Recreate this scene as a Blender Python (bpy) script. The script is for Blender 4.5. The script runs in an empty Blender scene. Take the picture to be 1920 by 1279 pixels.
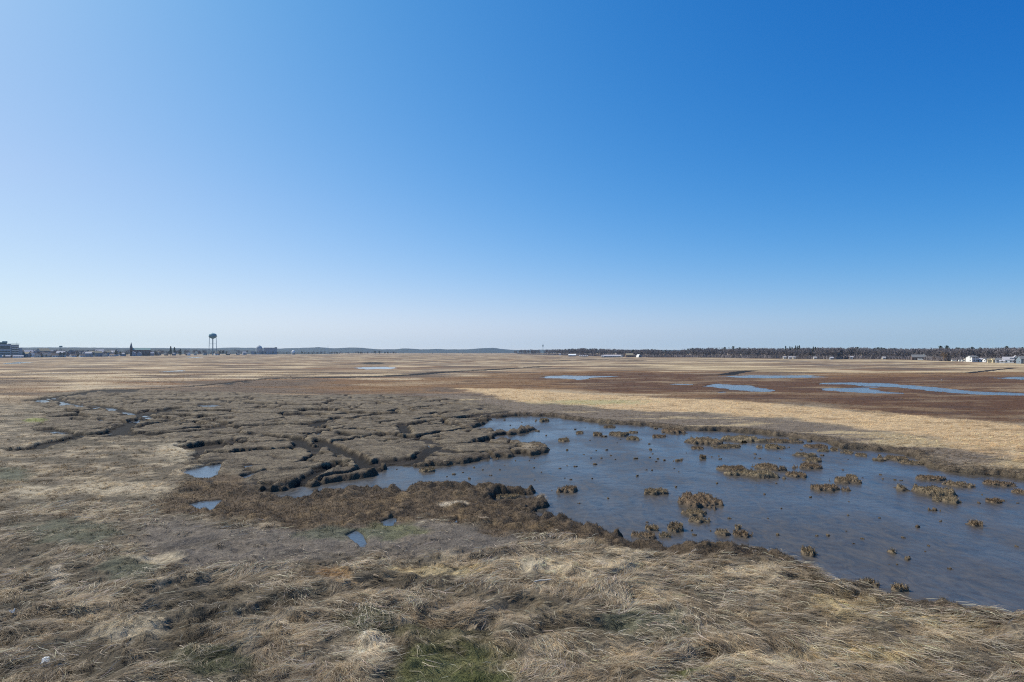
import bpy, math, random
import numpy as np
from mathutils import Vector, Matrix
rng = np.random.RandomState(7)
random.seed(11)
SC = bpy.context.scene
COL = SC.collection
H, F, U0, V0 = 9.0, 1067.0, 960.0, 660.0      # eye height (m), focal length and horizon of the photograph in its own pixels
SUN_AZ, SUN_EL = math.radians(-68), math.radians(50)

# ------------------------------------------------------------------ helpers
def G(u, v, z=0.0):
    """ground point seen at photo pixel u, v"""
    y = (H - z) * F / (v - V0)
    return ((u - U0) / F * y, y, z)

def AB(pts):
    p = np.array(pts, float)
    return np.stack([(p[:, 0] - U0) / F, np.log(H * F / (p[:, 1] - V0))], 1)

def smooth(e0, e1, x):
    t = np.clip((x - e0) / (e1 - e0), 0, 1)
    return t * t * (3 - 2 * t)

def _hash(ix, iy, seed):
    h = (ix.astype(np.int64) * 374761393 + iy.astype(np.int64) * 668265263 + seed * 2246822519) & 0xFFFFFFFF
    h = ((h ^ (h >> 13)) * 1274126177) & 0xFFFFFFFF
    h = ((h ^ (h >> 15)) * 2246822519) & 0xFFFFFFFF
    return (h ^ (h >> 16)) & 0xFFFFFFFF

def noise(x, y, seed=0):
    ix = np.floor(x); iy = np.floor(y)
    fx = x - ix; fy = y - iy
    ux = fx * fx * fx * (fx * (fx * 6 - 15) + 10); uy = fy * fy * fy * (fy * (fy * 6 - 15) + 10)
    def g(dx, dy):
        a = _hash(ix + dx, iy + dy, seed) * (2 * math.pi / 4294967296.0)
        return np.cos(a) * (fx - dx) + np.sin(a) * (fy - dy)
    a = g(0, 0); b = g(1, 0); c = g(0, 1); d = g(1, 1)
    return (a + (b - a) * ux + (c - a) * uy + (a - b - c + d) * ux * uy) * 1.5

def fbm(x, y, seed=0, oct=4, gain=0.5):
    s = 0; a = 1; n = 0
    for i in range(oct):
        s = s + a * noise(x, y, seed + i * 17); n += a
        x = x * 2.03 + 5.2; y = y * 2.03 + 1.7; a *= gain
    return s / n * 1.25

def worley(x, y, seed=0):
    """F1, F2-F1 (distance to the cell border) and a random value per cell"""
    ix = np.floor(x); iy = np.floor(y)
    f1 = np.full(x.shape, 9.0); f2 = np.full(x.shape, 9.0); cid = np.zeros(x.shape)
    for dx in (-1, 0, 1):
        for dy in (-1, 0, 1):
            h = _hash(ix + dx, iy + dy, seed)
            px = ix + dx + (h & 0xFFFF) / 65536.0; py = iy + dy + (h >> 16) / 65536.0
            d = np.hypot(px - x, py - y)
            closer = d < f1
            f2 = np.where(closer, f1, np.minimum(f2, d))
            cid = np.where(closer, (h & 0xFFF) / 4096.0, cid)
            f1 = np.where(closer, d, f1)
    return f1, f2 - f1, cid

def sd_poly(a, b, poly):
    """signed distance to polygon (negative inside), in a,b space"""
    n = len(poly); d = np.full(a.shape, 1e9); s = np.zeros(a.shape, bool)
    for i in range(n):
        x1, y1 = poly[i]; x0, y0 = poly[i - 1]
        ex, ey = x0 - x1, y0 - y1
        wx, wy = a - x1, b - y1
        t = np.clip((wx * ex + wy * ey) / (ex * ex + ey * ey + 1e-12), 0, 1)
        d = np.minimum(d, (wx - ex * t) ** 2 + (wy - ey * t) ** 2)
        c = ((y1 > b) != (y0 > b))
        if ey != 0:
            s ^= c & (a < ex * (b - y1) / ey + x1)
    d = np.sqrt(d)
    return np.where(s, -d, d)

def sd_line(a, b, line):
    d = np.full(a.shape, 1e9)
    for i in range(len(line) - 1):
        x0, y0 = line[i]; x1, y1 = line[i + 1]
        ex, ey = x1 - x0, y1 - y0
        t = np.clip(((a - x0) * ex + (b - y0) * ey) / (ex * ex + ey * ey + 1e-12), 0, 1)
        d = np.minimum(d, (a - x0 - ex * t) ** 2 + (b - y0 - ey * t) ** 2)
    return np.sqrt(d)

def boxed(fn, a, b, shape, far=9.0, pad=0.25):
    """run a signed-distance function only near its own shape"""
    lo = shape.min(0) - pad; hi = shape.max(0) + pad
    m = (a > lo[0]) & (a < hi[0]) & (b > lo[1]) & (b < hi[1])
    out = np.full(a.shape, float(far))
    if m.any():
        out[m] = fn(a[m], b[m], shape)
    return out

# ------------------------------------------------------------------ what lies where on the marsh (pixels of the photograph -> ground)
POND = AB([(888,800),(903,793),(925,783),(940,779),(973,775),(1040,777),(1073,783),(1140,790),(1207,793),(1280,802),(1347,803),(1413,807),
 (1463,813),(1507,817),(1547,823),(1580,835),(1630,837),(1680,843),(1717,850),(1723,860),(1747,872),(1800,880),(1847,883),(1920,889),
 (2100,905),(2500,960),(2800,1200),(2300,1225),(2080,1190),(1920,1155),(1863,1140),(1813,1133),(1707,1123),(1680,1112),(1640,1102),(1597,1093),
 (1563,1083),(1540,1067),(1507,1050),(1463,1037),(1413,1027),(1340,1020),(1280,1015),(1240,1010),(1187,1007),(1160,998),(1130,984),(1090,972),
 (1053,970),(1010,962),(985,955),(1013,950),(1030,938),(1010,925),(960,934),(915,930),(940,920),(1000,919),(1003,913),(923,911),(840,908),(783,907),
 (757,916),(717,914),(687,907),(640,916),(600,919),(547,931),(520,927),(493,920),(515,912),(550,905),(600,901),(640,894),(687,889),(713,878),
 (733,868),(783,868),(840,866),(880,860),(940,851),(973,850),(1010,846),(1033,837),(1010,829),(975,826),(945,822),(947,812),(985,806),(1008,801),
 (990,797),(953,806),(920,803)])
CRACK = AB([(45,752),(90,738),(200,728),(330,733),(460,735),(560,742),(640,739),(720,740),(800,744),(880,751),(935,763),(965,776),(930,800),
 (1005,822),(985,850),(850,862),(740,872),(640,897),(500,924),(440,910),(415,880),(350,858),(345,842),(300,822),(200,822),(120,815),(60,797),(95,770)])
BROWN = AB([(330,905),(420,890),(500,925),(640,913),(780,903),(1003,910),(1015,940),(1130,980),(1290,1008),(1420,1024),(1490,1042),(1450,1050),(1340,1047),(1240,1043),(1100,1024),(960,1002),
 (880,985),(800,968),(700,985),(560,992),(470,985),(380,972),(300,955)])
TAUPE = AB([(230,985),(330,968),(470,985),(600,985),(760,972),(900,985),(1000,1010),(960,1032),(800,1042),(680,1038),(600,1050),(450,1066),(330,1056),(260,1020)])
GOLD = AB([(850,728),(960,729),(1100,738),(1280,748),(1493,760),(1707,780),(1920,797),(2400,850),(2400,900),(1920,860),(1707,815),(1493,788),(1280,773),(1140,766),(1000,756),(930,744)])
SHORE = AB([(930,746),(1140,766),(1280,773),(1493,788),(1707,815),(1920,856),(2500,930),(2500,970),(1920,890),(1700,846),(1550,822),(1413,806),(1280,801),(1140,789),(1000,778),(930,778),(880,752),(800,740)])
RUST = AB([(470,728),(640,713),(800,709),(900,703),(1000,699),(1160,695),(1500,700),(1920,697),(2500,697),(2500,850),(1920,797),(1707,780),(1493,760),(1280,748),(1100,738),(960,729),(850,728),(740,735),(600,736)])
RED = AB([(990,703),(1200,697),(1500,709),(1920,703),(2500,706),(2500,840),(1920,795),(1707,778),(1493,758),(1280,746),(1100,734),(1010,722)])

CREEKS = [  # polyline, half width m, depth m
 ([(57,751),(80,749),(97,745),(140,740),(187,732),(253,730),(300,728),(383,723),(427,718),(467,713),(507,710)], 1.5, 0.5),
 ([(507,710),(600,708),(680,707),(773,703),(857,696),(907,694),(973,690),(1023,687)], 4.5, 0.5),
 ([(97,746),(127,756),(150,760),(187,760),(223,767),(240,773),(263,777),(280,783),(255,789),(230,800),(217,812),(173,815),(140,815),(107,810),(88,805)], 1.35, 0.5),
 ([(263,777),(300,772),(330,765)], 1.5, 0.42),
 ([(117,747),(167,748),(247,748),(333,748),(410,750),(473,755),(567,760),(633,757)], 1.4, 0.42),
 ([(23,843),(67,840),(87,832),(127,823),(142,818)], 1, 0.42),
 ([(230,812),(283,813),(333,810),(400,803),(467,798),(533,795),(590,797),(600,790),(633,786)], 0.95, 0.42),
 ([(407,812),(493,815),(520,820),(560,823),(567,838),(623,840)], 0.9, 0.4),
 ([(600,826),(640,847),(673,860),(693,877)], 0.85, 0.42),
 ([(640,812),(660,817),(763,813),(753,799),(800,790)], 0.8, 0.42),
 ([(783,863),(800,850),(815,840)], 0.7, 0.4),
 ([(1323,703),(1360,703),(1390,697),(1410,695)], 4, 0.45),
 ([(1900,690),(1820,699),(1740,700)], 3, 0.4),
 ([(1050,676),(1120,674),(1200,676)], 8, 0.5),
 ([(560,905),(600,884),(640,868)], 0.5, 0.3),
 ([(350,870),(385,868),(420,862)], 0.5, 0.3), ([(540,882),(600,878),(650,870)], 0.5, 0.3),
]
CREEKS = [(AB(l), w, d) for l, w, d in CREEKS]
CREEKPOOLS = [(80,751,16,4),(120,757,14,3),(150,761,10,2.5),(155,738,9,2.5),(225,732.5,36,3.2),(428,719.5,14,2),(463,716,10,1.6),(395,759.5,30,3.4),(155,815.5,24,3),(280,783,9,3),(250,790,12,3),(190,786,8,3),(147,786.5,18,2.6),(97,745.5,14,2.2),(175,764,12,2.2),(210,768,10,2.2),(243,775,9,2.4),(190,815,14,2.4),(112,811,12,2),(598,812,7,4),(700,681,22,2.2)]
POOLS = [
 [(338,881),(362,876),(385,870),(418,866),(408,889),(392,896),(358,892)],
 [(356,942),(385,935),(418,933),(398,957),(372,953)],
 [(715,975),(735,966),(745,968),(738,984),(722,984)],
 [(845,969),(860,966),(866,972),(857,978),(848,976)],
 [(650,1000),(668,990),(680,1000),(690,1015),(680,1030),(668,1020),(655,1008)],
 [(455,871),(475,869),(480,875),(462,878)],
 [(450,892),(470,886),(500,881),(506,884),(482,890),(460,896)],
 [(798,833),(805,832),(812,837),(802,840)],
 [(897,767),(905,765),(912,768),(902,770)],
 [(655,690),(680,688),(720,687.5),(748,689),(730,692),(690,692.5)],
 [(1010,707),(1050,703),(1110,704),(1162,705),(1110,708),(1085,712),(1060,710),(1020,709)],
 [(1255,719),(1275,718),(1296,720),(1290,723),(1262,722)],
 [(1322,724),(1345,719),(1400,722),(1440,728),(1452,733),(1440,735),(1390,732),(1345,728)],
 [(1345,705),(1400,703),(1520,703.5),(1550,707),(1500,708.5),(1400,708.5)],
 [(1537,720),(1545,717.6),(1613,716),(1653,717.5),(1713,721.5),(1773,727.5),(1827,732.5),(1920,737),(2100,750),(2085,754),(1920,741.5),(1847,740),(1780,736.5),(1730,731.5),(1680,726),(1627,724),(1600,721.5),(1560,721)],
 [(1533,728),(1570,726.5),(1613,725.6),(1645,725),(1652,727),(1632,728.5),(1660,733),(1695,735.5),(1692,738),(1640,737.5),(1580,734.5),(1547,731)],
 [(1853,708),(1920,706),(2050,710),(2050,716),(1920,713)],
 [(300,696),(345,694),(352,695.5),(310,698)],
 [(0,682),(35,678.5),(62,680),(20,682.5)],
 [(1340,735),(1356,733),(1366,735),(1350,736.5)],
 [(345,671),(365,669.6),(385,669.3),(372,671)],
]
GULLIES = [[(120,1187),(180,1172),(230,1158),(300,1150)],[(310,1197),(350,1177),(410,1165)],[(265,1254),(320,1226),(380,1206),(430,1188)],[(470,1158),(540,1136),(610,1124)],
 [(735,1146),(800,1170),(862,1182)],[(893,1203),(925,1165),(985,1140)],[(1140,1096),(1190,1076),(1232,1056)],[(725,1268),(750,1225),(722,1188)],[(1245,1274),(1300,1245),(1360,1232)],
 [(20,1172),(90,1160),(140,1162)],[(280,1118),(350,1100),(420,1098)],[(0,1215),(60,1200)],[(640,1118),(690,1102),(740,1092)],[(345,1030),(380,1018),(440,1012),(465,1008)],[(1480,1090),(1560,1120),(1640,1150)],[(1000,1190),(1080,1178),(1160,1186)]]
GULLIES = [AB(g) for g in GULLIES]
# u, v, half width, half height, kind
PATCH = [(840,1250,140,52,'green'),(905,1285,70,22,'green'),(690,1180,60,42,'dkgreen'),(380,1245,95,38,'dkgreen'),(1205,1175,110,38,'grgreen'),(1280,1272,46,14,'green'),
 (20,890,45,20,'grgreen'),(65,788,22,5,'lime'),(735,995,70,16,'green2'),(640,1000,90,14,'grgreen'),(130,1000,110,26,'grgreen'),(830,1200,110,30,'olive'),(1110,754,120,5,'palegreen'),(240,1075,60,30,'grgreen'),
 (240,1190,85,32,'pale'),(690,1222,60,45,'white'),(640,1084,40,20,'orange'),(108,1088,22,26,'white'),(1400,1075,80,16,'pale'),(1400,1255,90,30,'pale'),(1590,1140,70,30,'gold'),(1100,1065,130,18,'pale'),
 (300,1048,60,10,'pale'),(820,1075,120,12,'gold'),(1180,1035,80,10,'pale'),(850,945,28,8,'white'),(1000,1060,60,14,'pale'),(330,845,45,22,'pale'),(230,915,120,16,'pale'),(60,920,60,12,'pale'),(1750,1170,110,16,'gold'),(1640,1230,120,26,'gold')]
PCOL = dict(green=(.102,.108,.038), green2=(.15,.145,.075), dkgreen=(.060,.066,.032), grgreen=(.115,.115,.075), lime=(.23,.24,.07), palegreen=(.38,.33,.17), olive=(.10,.085,.040),
 pale=(.50,.41,.28), white=(.55,.46,.34), orange=(.36,.22,.10), gold=(.48,.37,.20))
PATCH = [((u - U0) / F, math.log(H * F / (v - V0)), hu / F, hv / (v - V0), k) for u, v, hu, hv, k in PATCH]

def mix(c, w, col):
    return c + (np.array(col, float) - c) * w[:, None]

def terrain(x, y, want_color=True):
    """height, colour and cover weights of the marsh at world x, y"""
    a = x / y; b = np.log(y)
    near = y < 140
    n1 = fbm(x * .9, y * .9, 1, 4); n4 = fbm(x * .22, y * .22, 5, 4); n20 = fbm(x * .04, y * .06, 9, 4)
    sp = boxed(sd_poly, a, b, POND, 9, .5) * y + np.where(near, n1 * .45 + n4 * .3, 0)
    sc = boxed(sd_poly, a, b, CRACK, 9, .3) * y + n4 * 3.0 + n1 * .6
    sb = boxed(sd_poly, a, b, BROWN, 9, .3) * y + n4 * 1.3 + n1 * .5
    wc = smooth(1.6, -2.0, sc); wb = smooth(.7, -.7, sb)
    # marsh surface
    z = .05 * n4 + .04 * n1 * smooth(160, 60, y) + .10 * n20 * smooth(90, 180, y) * smooth(900, 300, y)
    nearw = smooth(34, 22, y) * (1 - wb) * (1 - wc)
    rid = 1 - np.abs(fbm(x * .34 + n4, y * .5 + .6 * n4, 31, 3)) * 2.2
    z = z + nearw * (.17 * np.clip(rid, -.5, 1) + .06 * fbm(x * 1.6, y * 1.9, 33, 3))
    gul = np.full(x.shape, 9.0)
    for g in GULLIES:
        gul = np.minimum(gul, boxed(sd_line, a, b, g, 9, .08) * y)
    gul = gul + .22 * n1 + .1
    z = z - .09 * smooth(.85, .0, gul) * nearw + .14 * smooth(1.7, .7, gul) * smooth(.3, .7, gul) * nearw
    # cracked peat islands
    wx = x + 1.9 * fbm(x * .2, y * .2, 41, 4); wy = y + 1.9 * fbm(x * .2, y * .2, 47, 4)
    f1, e, cid = worley(wx / 8.5, wy / 7.5, 3); e = e * 8
    f1b, eb, _ = worley(wx / 2.6 + .2 * n1, wy / 2.6, 8); eb = eb * 2.6
    open1 = smooth(-.25, .2, fbm(x * .11, y * .11, 51, 2) + .62 + .10 * n1)
    open2 = smooth(-.1, .35, fbm(x * .16, y * .16, 57, 2) + .25 * smooth(-6, 0, -sp) * 1.6 - .1)
    gw = np.clip(.72 + 1.3 * fbm(x * .09 + 3, y * .09, 53, 3), .30, 1.4)        # the clefts widen and close along their length
    cr1 = smooth(gw + .06, gw - .22, e + .24 * n1 + .04) * open1; cr2 = smooth(.55, .3, eb + .34 * n1) * open2
    crack = smooth(.15, .8, wc) * np.maximum(cr1, .75 * cr2)
    z = z + wc * (.05 * np.sqrt(np.clip((e - .3) / 2.0, 0, 1)) + .15 * (cid - .45) * smooth(.1, .8, e) + .06 * fbm(x * .4, y * .4, 61, 4) + .05 * fbm(x * 1.5, y * 1.5, 65, 2))
    z = z - crack * .50
    # hummocky brown moss
    f1h, eh, _ = worley(x / .8 + .5 * n1, y / .8 + .4 * n4, 12)
    hum = wb * (1 - smooth(.15, .8, f1h))
    z = z + wb * (.24 * (1 - smooth(.1, .85, f1h)) * smooth(-.3, .25, n4 + .4 * n1) - .08 + .20 * fbm(x * .45, y * .45, 63, 3))
    # lumpy crest along the pond
    ls = .75 + .9 * smooth(-.3, .4, fbm(x * .3, y * .3, 131, 2))
    f1s, es, _ = worley(x / .8 + .9 * n1, y / .8 + .9 * n4, 14)
    lump = (1 - smooth(.1, .8, f1s))
    bankw = smooth(2.2, .6, sp) * smooth(-1.8, -.3, sp)
    front = smooth(20, 24, y + .3 * x)      # the near grassy bank is smoother
    z = z + bankw * (1 - .7 * wc) * (.15 * lump * ls - .06 + .10 * n1) * (.15 + .85 * front)
    # creeks
    creek = np.zeros(x.shape)
    for l, w, d in CREEKS:
        s = boxed(sd_line, a, b, l, 9, .16) * y + .45 * n1 * min(1.5, w) + .55 * n4 * min(2.5, w)
        k = smooth(w + .16, w - .22 - .12 * w, s)
        z = z - k * np.clip(z + .29, 0, d); creek = np.maximum(creek, k)
        z = z + .06 * smooth(w + 1.0, w + .3, s) * (1 - k)
        z = np.where(s < w + 1.2, np.maximum(z, -.295), z)
    wet = np.zeros(x.shape)
    for (u, v, hu, hv) in CREEKPOOLS:
        px = (a - (u - U0) / F) / (hu / F); py = (b - math.log(H * F / (v - V0))) / (hv / (v - V0))
        wgt = smooth(1.15, .7, np.sqrt(px * px + py * py) + .25 * n1)
        z = z - wgt * np.clip(z + .33, 0, 1); wet = np.maximum(wet, wgt)
    # pools on the marsh
    pool = np.full(x.shape, 9.0)
    for p in POOLS:
        pool = np.minimum(pool, boxed(sd_poly, a, b, AB(p), 9, .08) * y)
    pool = pool + (n1 * .25 + n4 * .15) * np.clip(y / 60, .5, 3) + 5.0 * fbm(x * .10, y * .13, 121, 4) * smooth(100, 180, y)
    soft = np.clip(y / 90, .35, 1.5)
    ring = smooth(9 * soft, 3 * soft, pool); z = z * (1 - ring) + ring * np.maximum(z, -.03)
    kp = smooth(.25, -.35, pool / soft)
    z = z * (1 - kp) - kp * .24
    # pond basin
    kb = smooth(.42, -.28, sp)
    z = z * (1 - kb) - .62 * kb
    flat = smooth(400, 1500, y)
    z = z * (1 - flat)
    if not want_color:
        return z
    # ---------------- colour (albedo of what grows or lies there)
    N = len(x)
    c = np.tile(np.array([.235, .182, .122]), (N, 1))
    f3 = fbm(x * 3.1, y * 3.1, 71, 3); f8 = fbm(x * .5, y * .8, 73, 4)
    # far marsh: patches of tan, straw, rust and grey
    wf = smooth(85, 120, y + 12 * n20)
    s1 = fbm(x * .010 + .3, y * .016, 81, 5); s2 = fbm(x * .016, y * .03, 87, 4); s3 = fbm(x * .006, y * .022, 93, 5)
    far = np.tile(np.array([.255, .175, .102]), (N, 1))
    far = mix(far, smooth(-.05, .3, s1), (.195, .105, .050))
    far = mix(far, smooth(.12, .38, s3) * .8, (.46, .35, .21))
    far = mix(far, smooth(.18, .42, s2), (.13, .095, .07))
    far = mix(far, smooth(.25, .45, -s3), (.19, .15, .115))
    s4 = fbm(x * .022, y * .05, 111, 4); s5 = fbm(x * .05, y * .12, 117, 3)
    far = mix(far, smooth(.04, .26, s4 + .3 * s1), (.120, .082, .054))
    far = mix(far, smooth(.08, .35, -s4 + .25 * s3) * .75, (.52, .40, .25))
    far = mix(far, smooth(.15, .45, s5) * .6, (.20, .13, .075))
    rightw = smooth(.05, .5, a) * smooth(200, 260, y)
    far = mix(far, rightw * .5 * smooth(-.2, .3, s3 + .3 * s2), (.50, .38, .21))
    c = c * (1 - wf[:, None]) + far * wf[:, None]
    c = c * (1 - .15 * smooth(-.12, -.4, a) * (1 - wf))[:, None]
    # left near field variation
    c = mix(c, (1 - wf) * smooth(-.05, .45, f8) * .75, (.42, .335, .22))
    c = mix(c, (1 - wf) * smooth(.05, .5, -f8 + .3 * n4) * .7, (.115, .095, .065))
    low = smooth(.02, -.28, fbm(x * .22, y * .33, 371, 3)) * (1 - wf) * (1 - .5 * smooth(.0, .3, a))
    c = mix(c, low * .75, (.088, .070, .046))
    sr = boxed(sd_poly, a, b, RUST, 9, .5) * y; srd = boxed(sd_poly, a, b, RED, 9, .5) * y
    wob = (n20 * 10 + n4 * 2) * np.clip(y / 140, .3, 1.6)
    wr = smooth(3, -5, sr + wob * 1.3)
    c = mix(c, wr * (.9 - .55 * smooth(.0, .45, s2 + .3 * f8)), (.178, .092, .036))
    wrd = smooth(4, -8, srd + wob * 1.5)
    c = mix(c, wrd * (.95 - .55 * smooth(.05, .4, s2 + .3 * n4)), (.098, .047, .022))
    c = mix(c, wrd * smooth(.25, .5, fbm(x * .03, y * .07, 99, 4)) * .5, (.34, .25, .15))
    c = mix(c, np.maximum(wr, wrd) * smooth(.12, .42, fbm(x * .07, y * .20, 141, 4)) * .45, (.25, .17, .095))
    c = mix(c, np.maximum(wr, wrd) * smooth(.12, .42, fbm(x * .05, y * .16, 147, 4)) * .55, (.075, .045, .030))
    ss = boxed(sd_poly, a, b, SHORE, 9, .5) * y
    c = mix(c, smooth(1.5, -1.5, ss + n4 * 2 + wob * .3), (.175, .135, .098))
    c = mix(c, smooth(1.5, -1.5, ss + n4 * 2) * smooth(.05, .35, fbm(x * .06, y * .2, 103, 4) + .45 * (a - .55)) * .8, (.44, .335, .19))
    sg = boxed(sd_poly, a, b, GOLD, 9, .5) * y
    wg = smooth(1.2, -2.0, sg + n4 * 2.4 + wob * .5)
    c = mix(c, wg, (.51, .36, .20)); c = mix(c, wg * smooth(.1, .5, fbm(x * .2, y * .45, 107, 4)) * .65, (.24, .155, .08))
    c = mix(c, wc * .93, (.135, .104, .070)); c = mix(c, wc * smooth(-.1, .4, f8 + .3 * n4) * .65, (.225, .178, .118)); c = mix(c, wc * smooth(.1, .5, -f8 + .4 * n20) * .6, (.085, .066, .045))
    st = boxed(sd_poly, a, b, TAUPE, 9, .3) * y
    wt = smooth(.8, -.9, st + n4 * 1.6 + n1 * .5)
    c = mix(c, wt * .85, (.140, .115, .093))
    c = mix(c, wb * .92, (.118, .081, .049)); c = mix(c, wb * smooth(.0, .4, f8) * .5, (.20, .135, .070)); c = mix(c, wb * smooth(.45, .8, f1h + .3 * n1) * smooth(-.3, .25, n4 + .4 * n1) * .8, (.055, .040, .028))
    for (pa, pb, ha, hb, k) in PATCH:
        r = np.sqrt(((a - pa) / ha) ** 2 + ((b - pb) / hb) ** 2) + .55 * n1 + .35 * n4
        wp = smooth(1.15, .5, r)
        if wp.any():
            c = mix(c, wp * (.85 if k not in ('pale', 'gold') else .7), PCOL[k])
    moss = np.zeros(N)
    for (pa, pb, ha, hb, k) in PATCH:
        if k in ('green', 'dkgreen', 'grgreen', 'olive', 'green2'):
            r = np.sqrt(((a - pa) / ha) ** 2 + ((b - pb) / hb) ** 2) + .55 * n1 + .35 * n4
            moss = np.maximum(moss, smooth(1.15, .5, r) * (1.0 if k in ('green', 'olive') else .6))
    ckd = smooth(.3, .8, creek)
    # mud where the peat is cut open
    mudc = np.maximum.reduce([smooth(.12, .55, crack), smooth(.3, .8, creek), kb * .9, smooth(.3, .8, kp) * .8, wet])
    bank = np.maximum(mudc, bankw * .75 * (.08 + .92 * front))
    c = mix(c, bank * .9, (.082, .060, .041)); c = mix(c, mudc * .85, (.026, .020, .016))
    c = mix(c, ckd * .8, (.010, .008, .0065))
    c = mix(c, smooth(.45, .1, gul) * .55 * nearw, (.07, .055, .035))  # shade in the gaps between tussocks, darkened into the ground colour
    c = c * (1 + .22 * f3 + .12 * n1)[:, None]
    grassy = (1 - wc) * (1 - wb) * (1 - wt * .92) * (1 - mudc) * (1 - moss * .9) * (1 - kb) * (1 - kp)
    stub = np.maximum.reduce([wc * .9, wb, bankw * .8 * front]) * (1 - mudc) * (1 - kb)
    gold = np.maximum(wg, smooth(1.5, -1.5, ss) * .5) * (1 - mudc) * (1 - kb) * (1 - kp)
    return z, np.clip(c, .008, .8), dict(low=low, wc=wc, grassy=grassy, stub=stub, gold=gold, sp=sp, kb=kb, moss=moss, taupe=wt, wet=mudc)

# ------------------------------------------------------------------ mesh plumbing
def add_attr(me, name, col):
    at = me.color_attributes.new(name, 'FLOAT_COLOR', 'POINT')
    at.data.foreach_set('color', np.concatenate([col, np.ones((len(col), 1))], 1).astype(np.float32).ravel())

def np_mesh(name, verts, faces, mats=None, smooth_shade=False, col=None, mat_index=None):
    """faces: list of int arrays (n,3) and/or (n,4)"""
    me = bpy.data.meshes.new(name)
    faces = [np.asarray(f, np.int32) for f in (faces if isinstance(faces, list) else [faces])]
    me.vertices.add(len(verts)); me.vertices.foreach_set('co', np.asarray(verts, np.float32).ravel())
    nl = sum(f.size for f in faces); npoly = sum(len(f) for f in faces)
    me.loops.add(nl); me.loops.foreach_set('vertex_index', np.concatenate([f.ravel() for f in faces]))
    me.polygons.add(npoly)
    tot = np.concatenate([np.full(len(f), f.shape[1], np.int32) for f in faces])
    me.polygons.foreach_set('loop_start', np.concatenate([[0], np.cumsum(tot)[:-1]]).astype(np.int32))
    if mat_index is not None:
        me.polygons.foreach_set('material_index', np.asarray(mat_index, np.int32))
    if smooth_shade:
        me.polygons.foreach_set('use_smooth', np.ones(npoly, bool))
    if col is not None:
        add_attr(me, 'tint', col)
    me.update(calc_edges=True)
    for m in (mats if isinstance(mats, (list, tuple)) else [mats]):
        if m: me.materials.append(m)
    return me

def link(name, me, parent=None, **props):
    o = bpy.data.objects.new(name, me); COL.objects.link(o)
    if parent: o.parent = parent
    for k, v in props.items():
        if v is not None: o[k] = v
    return o

def thing(name, label, cat, loc, rz=0, group=None):
    o = link(name, None, label=label, category=cat, group=group)
    o.location = loc; o.rotation_euler = (0, 0, rz)
    return o

def copy_tree(o, parent=None):
    c = o.copy(); COL.objects.link(c)
    if parent: c.parent = parent
    for ch in o.children:
        copy_tree(ch, c)
    return c

# ------------------------------------------------------------------ materials
def new_mat(name):
    m = bpy.data.materials.new(name); m.use_nodes = True
    nt = m.node_tree; nt.nodes.clear()
    out = nt.nodes.new('ShaderNodeOutputMaterial')
    return m, nt, out

def N_(nt, t, **kw):
    n = nt.nodes.new(t)
    for k, v in kw.items():
        if isinstance(k, str) and hasattr(n, k): setattr(n, k, v)
    return n

def plain_mat(name, col, rough=.7, var=.15, scale=1.2, metallic=0, spec=.3):
    m, nt, out = new_mat(name)
    p = N_(nt, 'ShaderNodeBsdfPrincipled'); p.inputs['Roughness'].default_value = rough; p.inputs['Metallic'].default_value = metallic
    p.inputs['Specular IOR Level'].default_value = spec
    tc = N_(nt, 'ShaderNodeTexCoord'); nz = N_(nt, 'ShaderNodeTexNoise'); nz.inputs['Scale'].default_value = scale; nz.inputs['Detail'].default_value = 5
    nt.links.new(tc.outputs['Object'], nz.inputs['Vector'])
    mr = N_(nt, 'ShaderNodeMapRange'); mr.inputs['To Min'].default_value = 1 - var; mr.inputs['To Max'].default_value = 1 + var
    nt.links.new(nz.outputs['Fac'], mr.inputs['Value'])
    mx = N_(nt, 'ShaderNodeVectorMath', operation='MULTIPLY'); mx.inputs[0].default_value = col
    nt.links.new(mr.outputs['Result'], mx.inputs[1]); nt.links.new(mx.outputs[0], p.inputs['Base Color'])
    nt.links.new(p.outputs[0], out.inputs['Surface'])
    return m

def tint_mat(name, rough=.75, transl=0.0, spec=.25, bump=0, bscale=20):
    m, nt, out = new_mat(name)
    at = N_(nt, 'ShaderNodeAttribute'); at.attribute_name = 'tint'
    p = N_(nt, 'ShaderNodeBsdfPrincipled'); p.inputs['Roughness'].default_value = rough; p.inputs['Specular IOR Level'].default_value = spec
    nt.links.new(at.outputs['Color'], p.inputs['Base Color'])
    if bump:
        tc = N_(nt, 'ShaderNodeTexCoord'); nz = N_(nt, 'ShaderNodeTexNoise'); nz.inputs['Scale'].default_value = bscale; nz.inputs['Detail'].default_value = 6
        nt.links.new(tc.outputs['Object'], nz.inputs['Vector'])
        bp = N_(nt, 'ShaderNodeBump'); bp.inputs['Strength'].default_value = 1; bp.inputs['Distance'].default_value = bump
        nt.links.new(nz.outputs['Fac'], bp.inputs['Height']); nt.links.new(bp.outputs[0], p.inputs['Normal'])
    if transl:
        t = N_(nt, 'ShaderNodeBsdfTranslucent'); nt.links.new(at.outputs['Color'], t.inputs['Color'])
        ms = N_(nt, 'ShaderNodeMixShader'); ms.inputs[0].default_value = transl
        nt.links.new(p.outputs[0], ms.inputs[1]); nt.links.new(t.outputs[0], ms.inputs[2]); nt.links.new(ms.outputs[0], out.inputs['Surface'])
    else:
        nt.links.new(p.outputs[0], out.inputs['Surface'])
    return m

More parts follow.
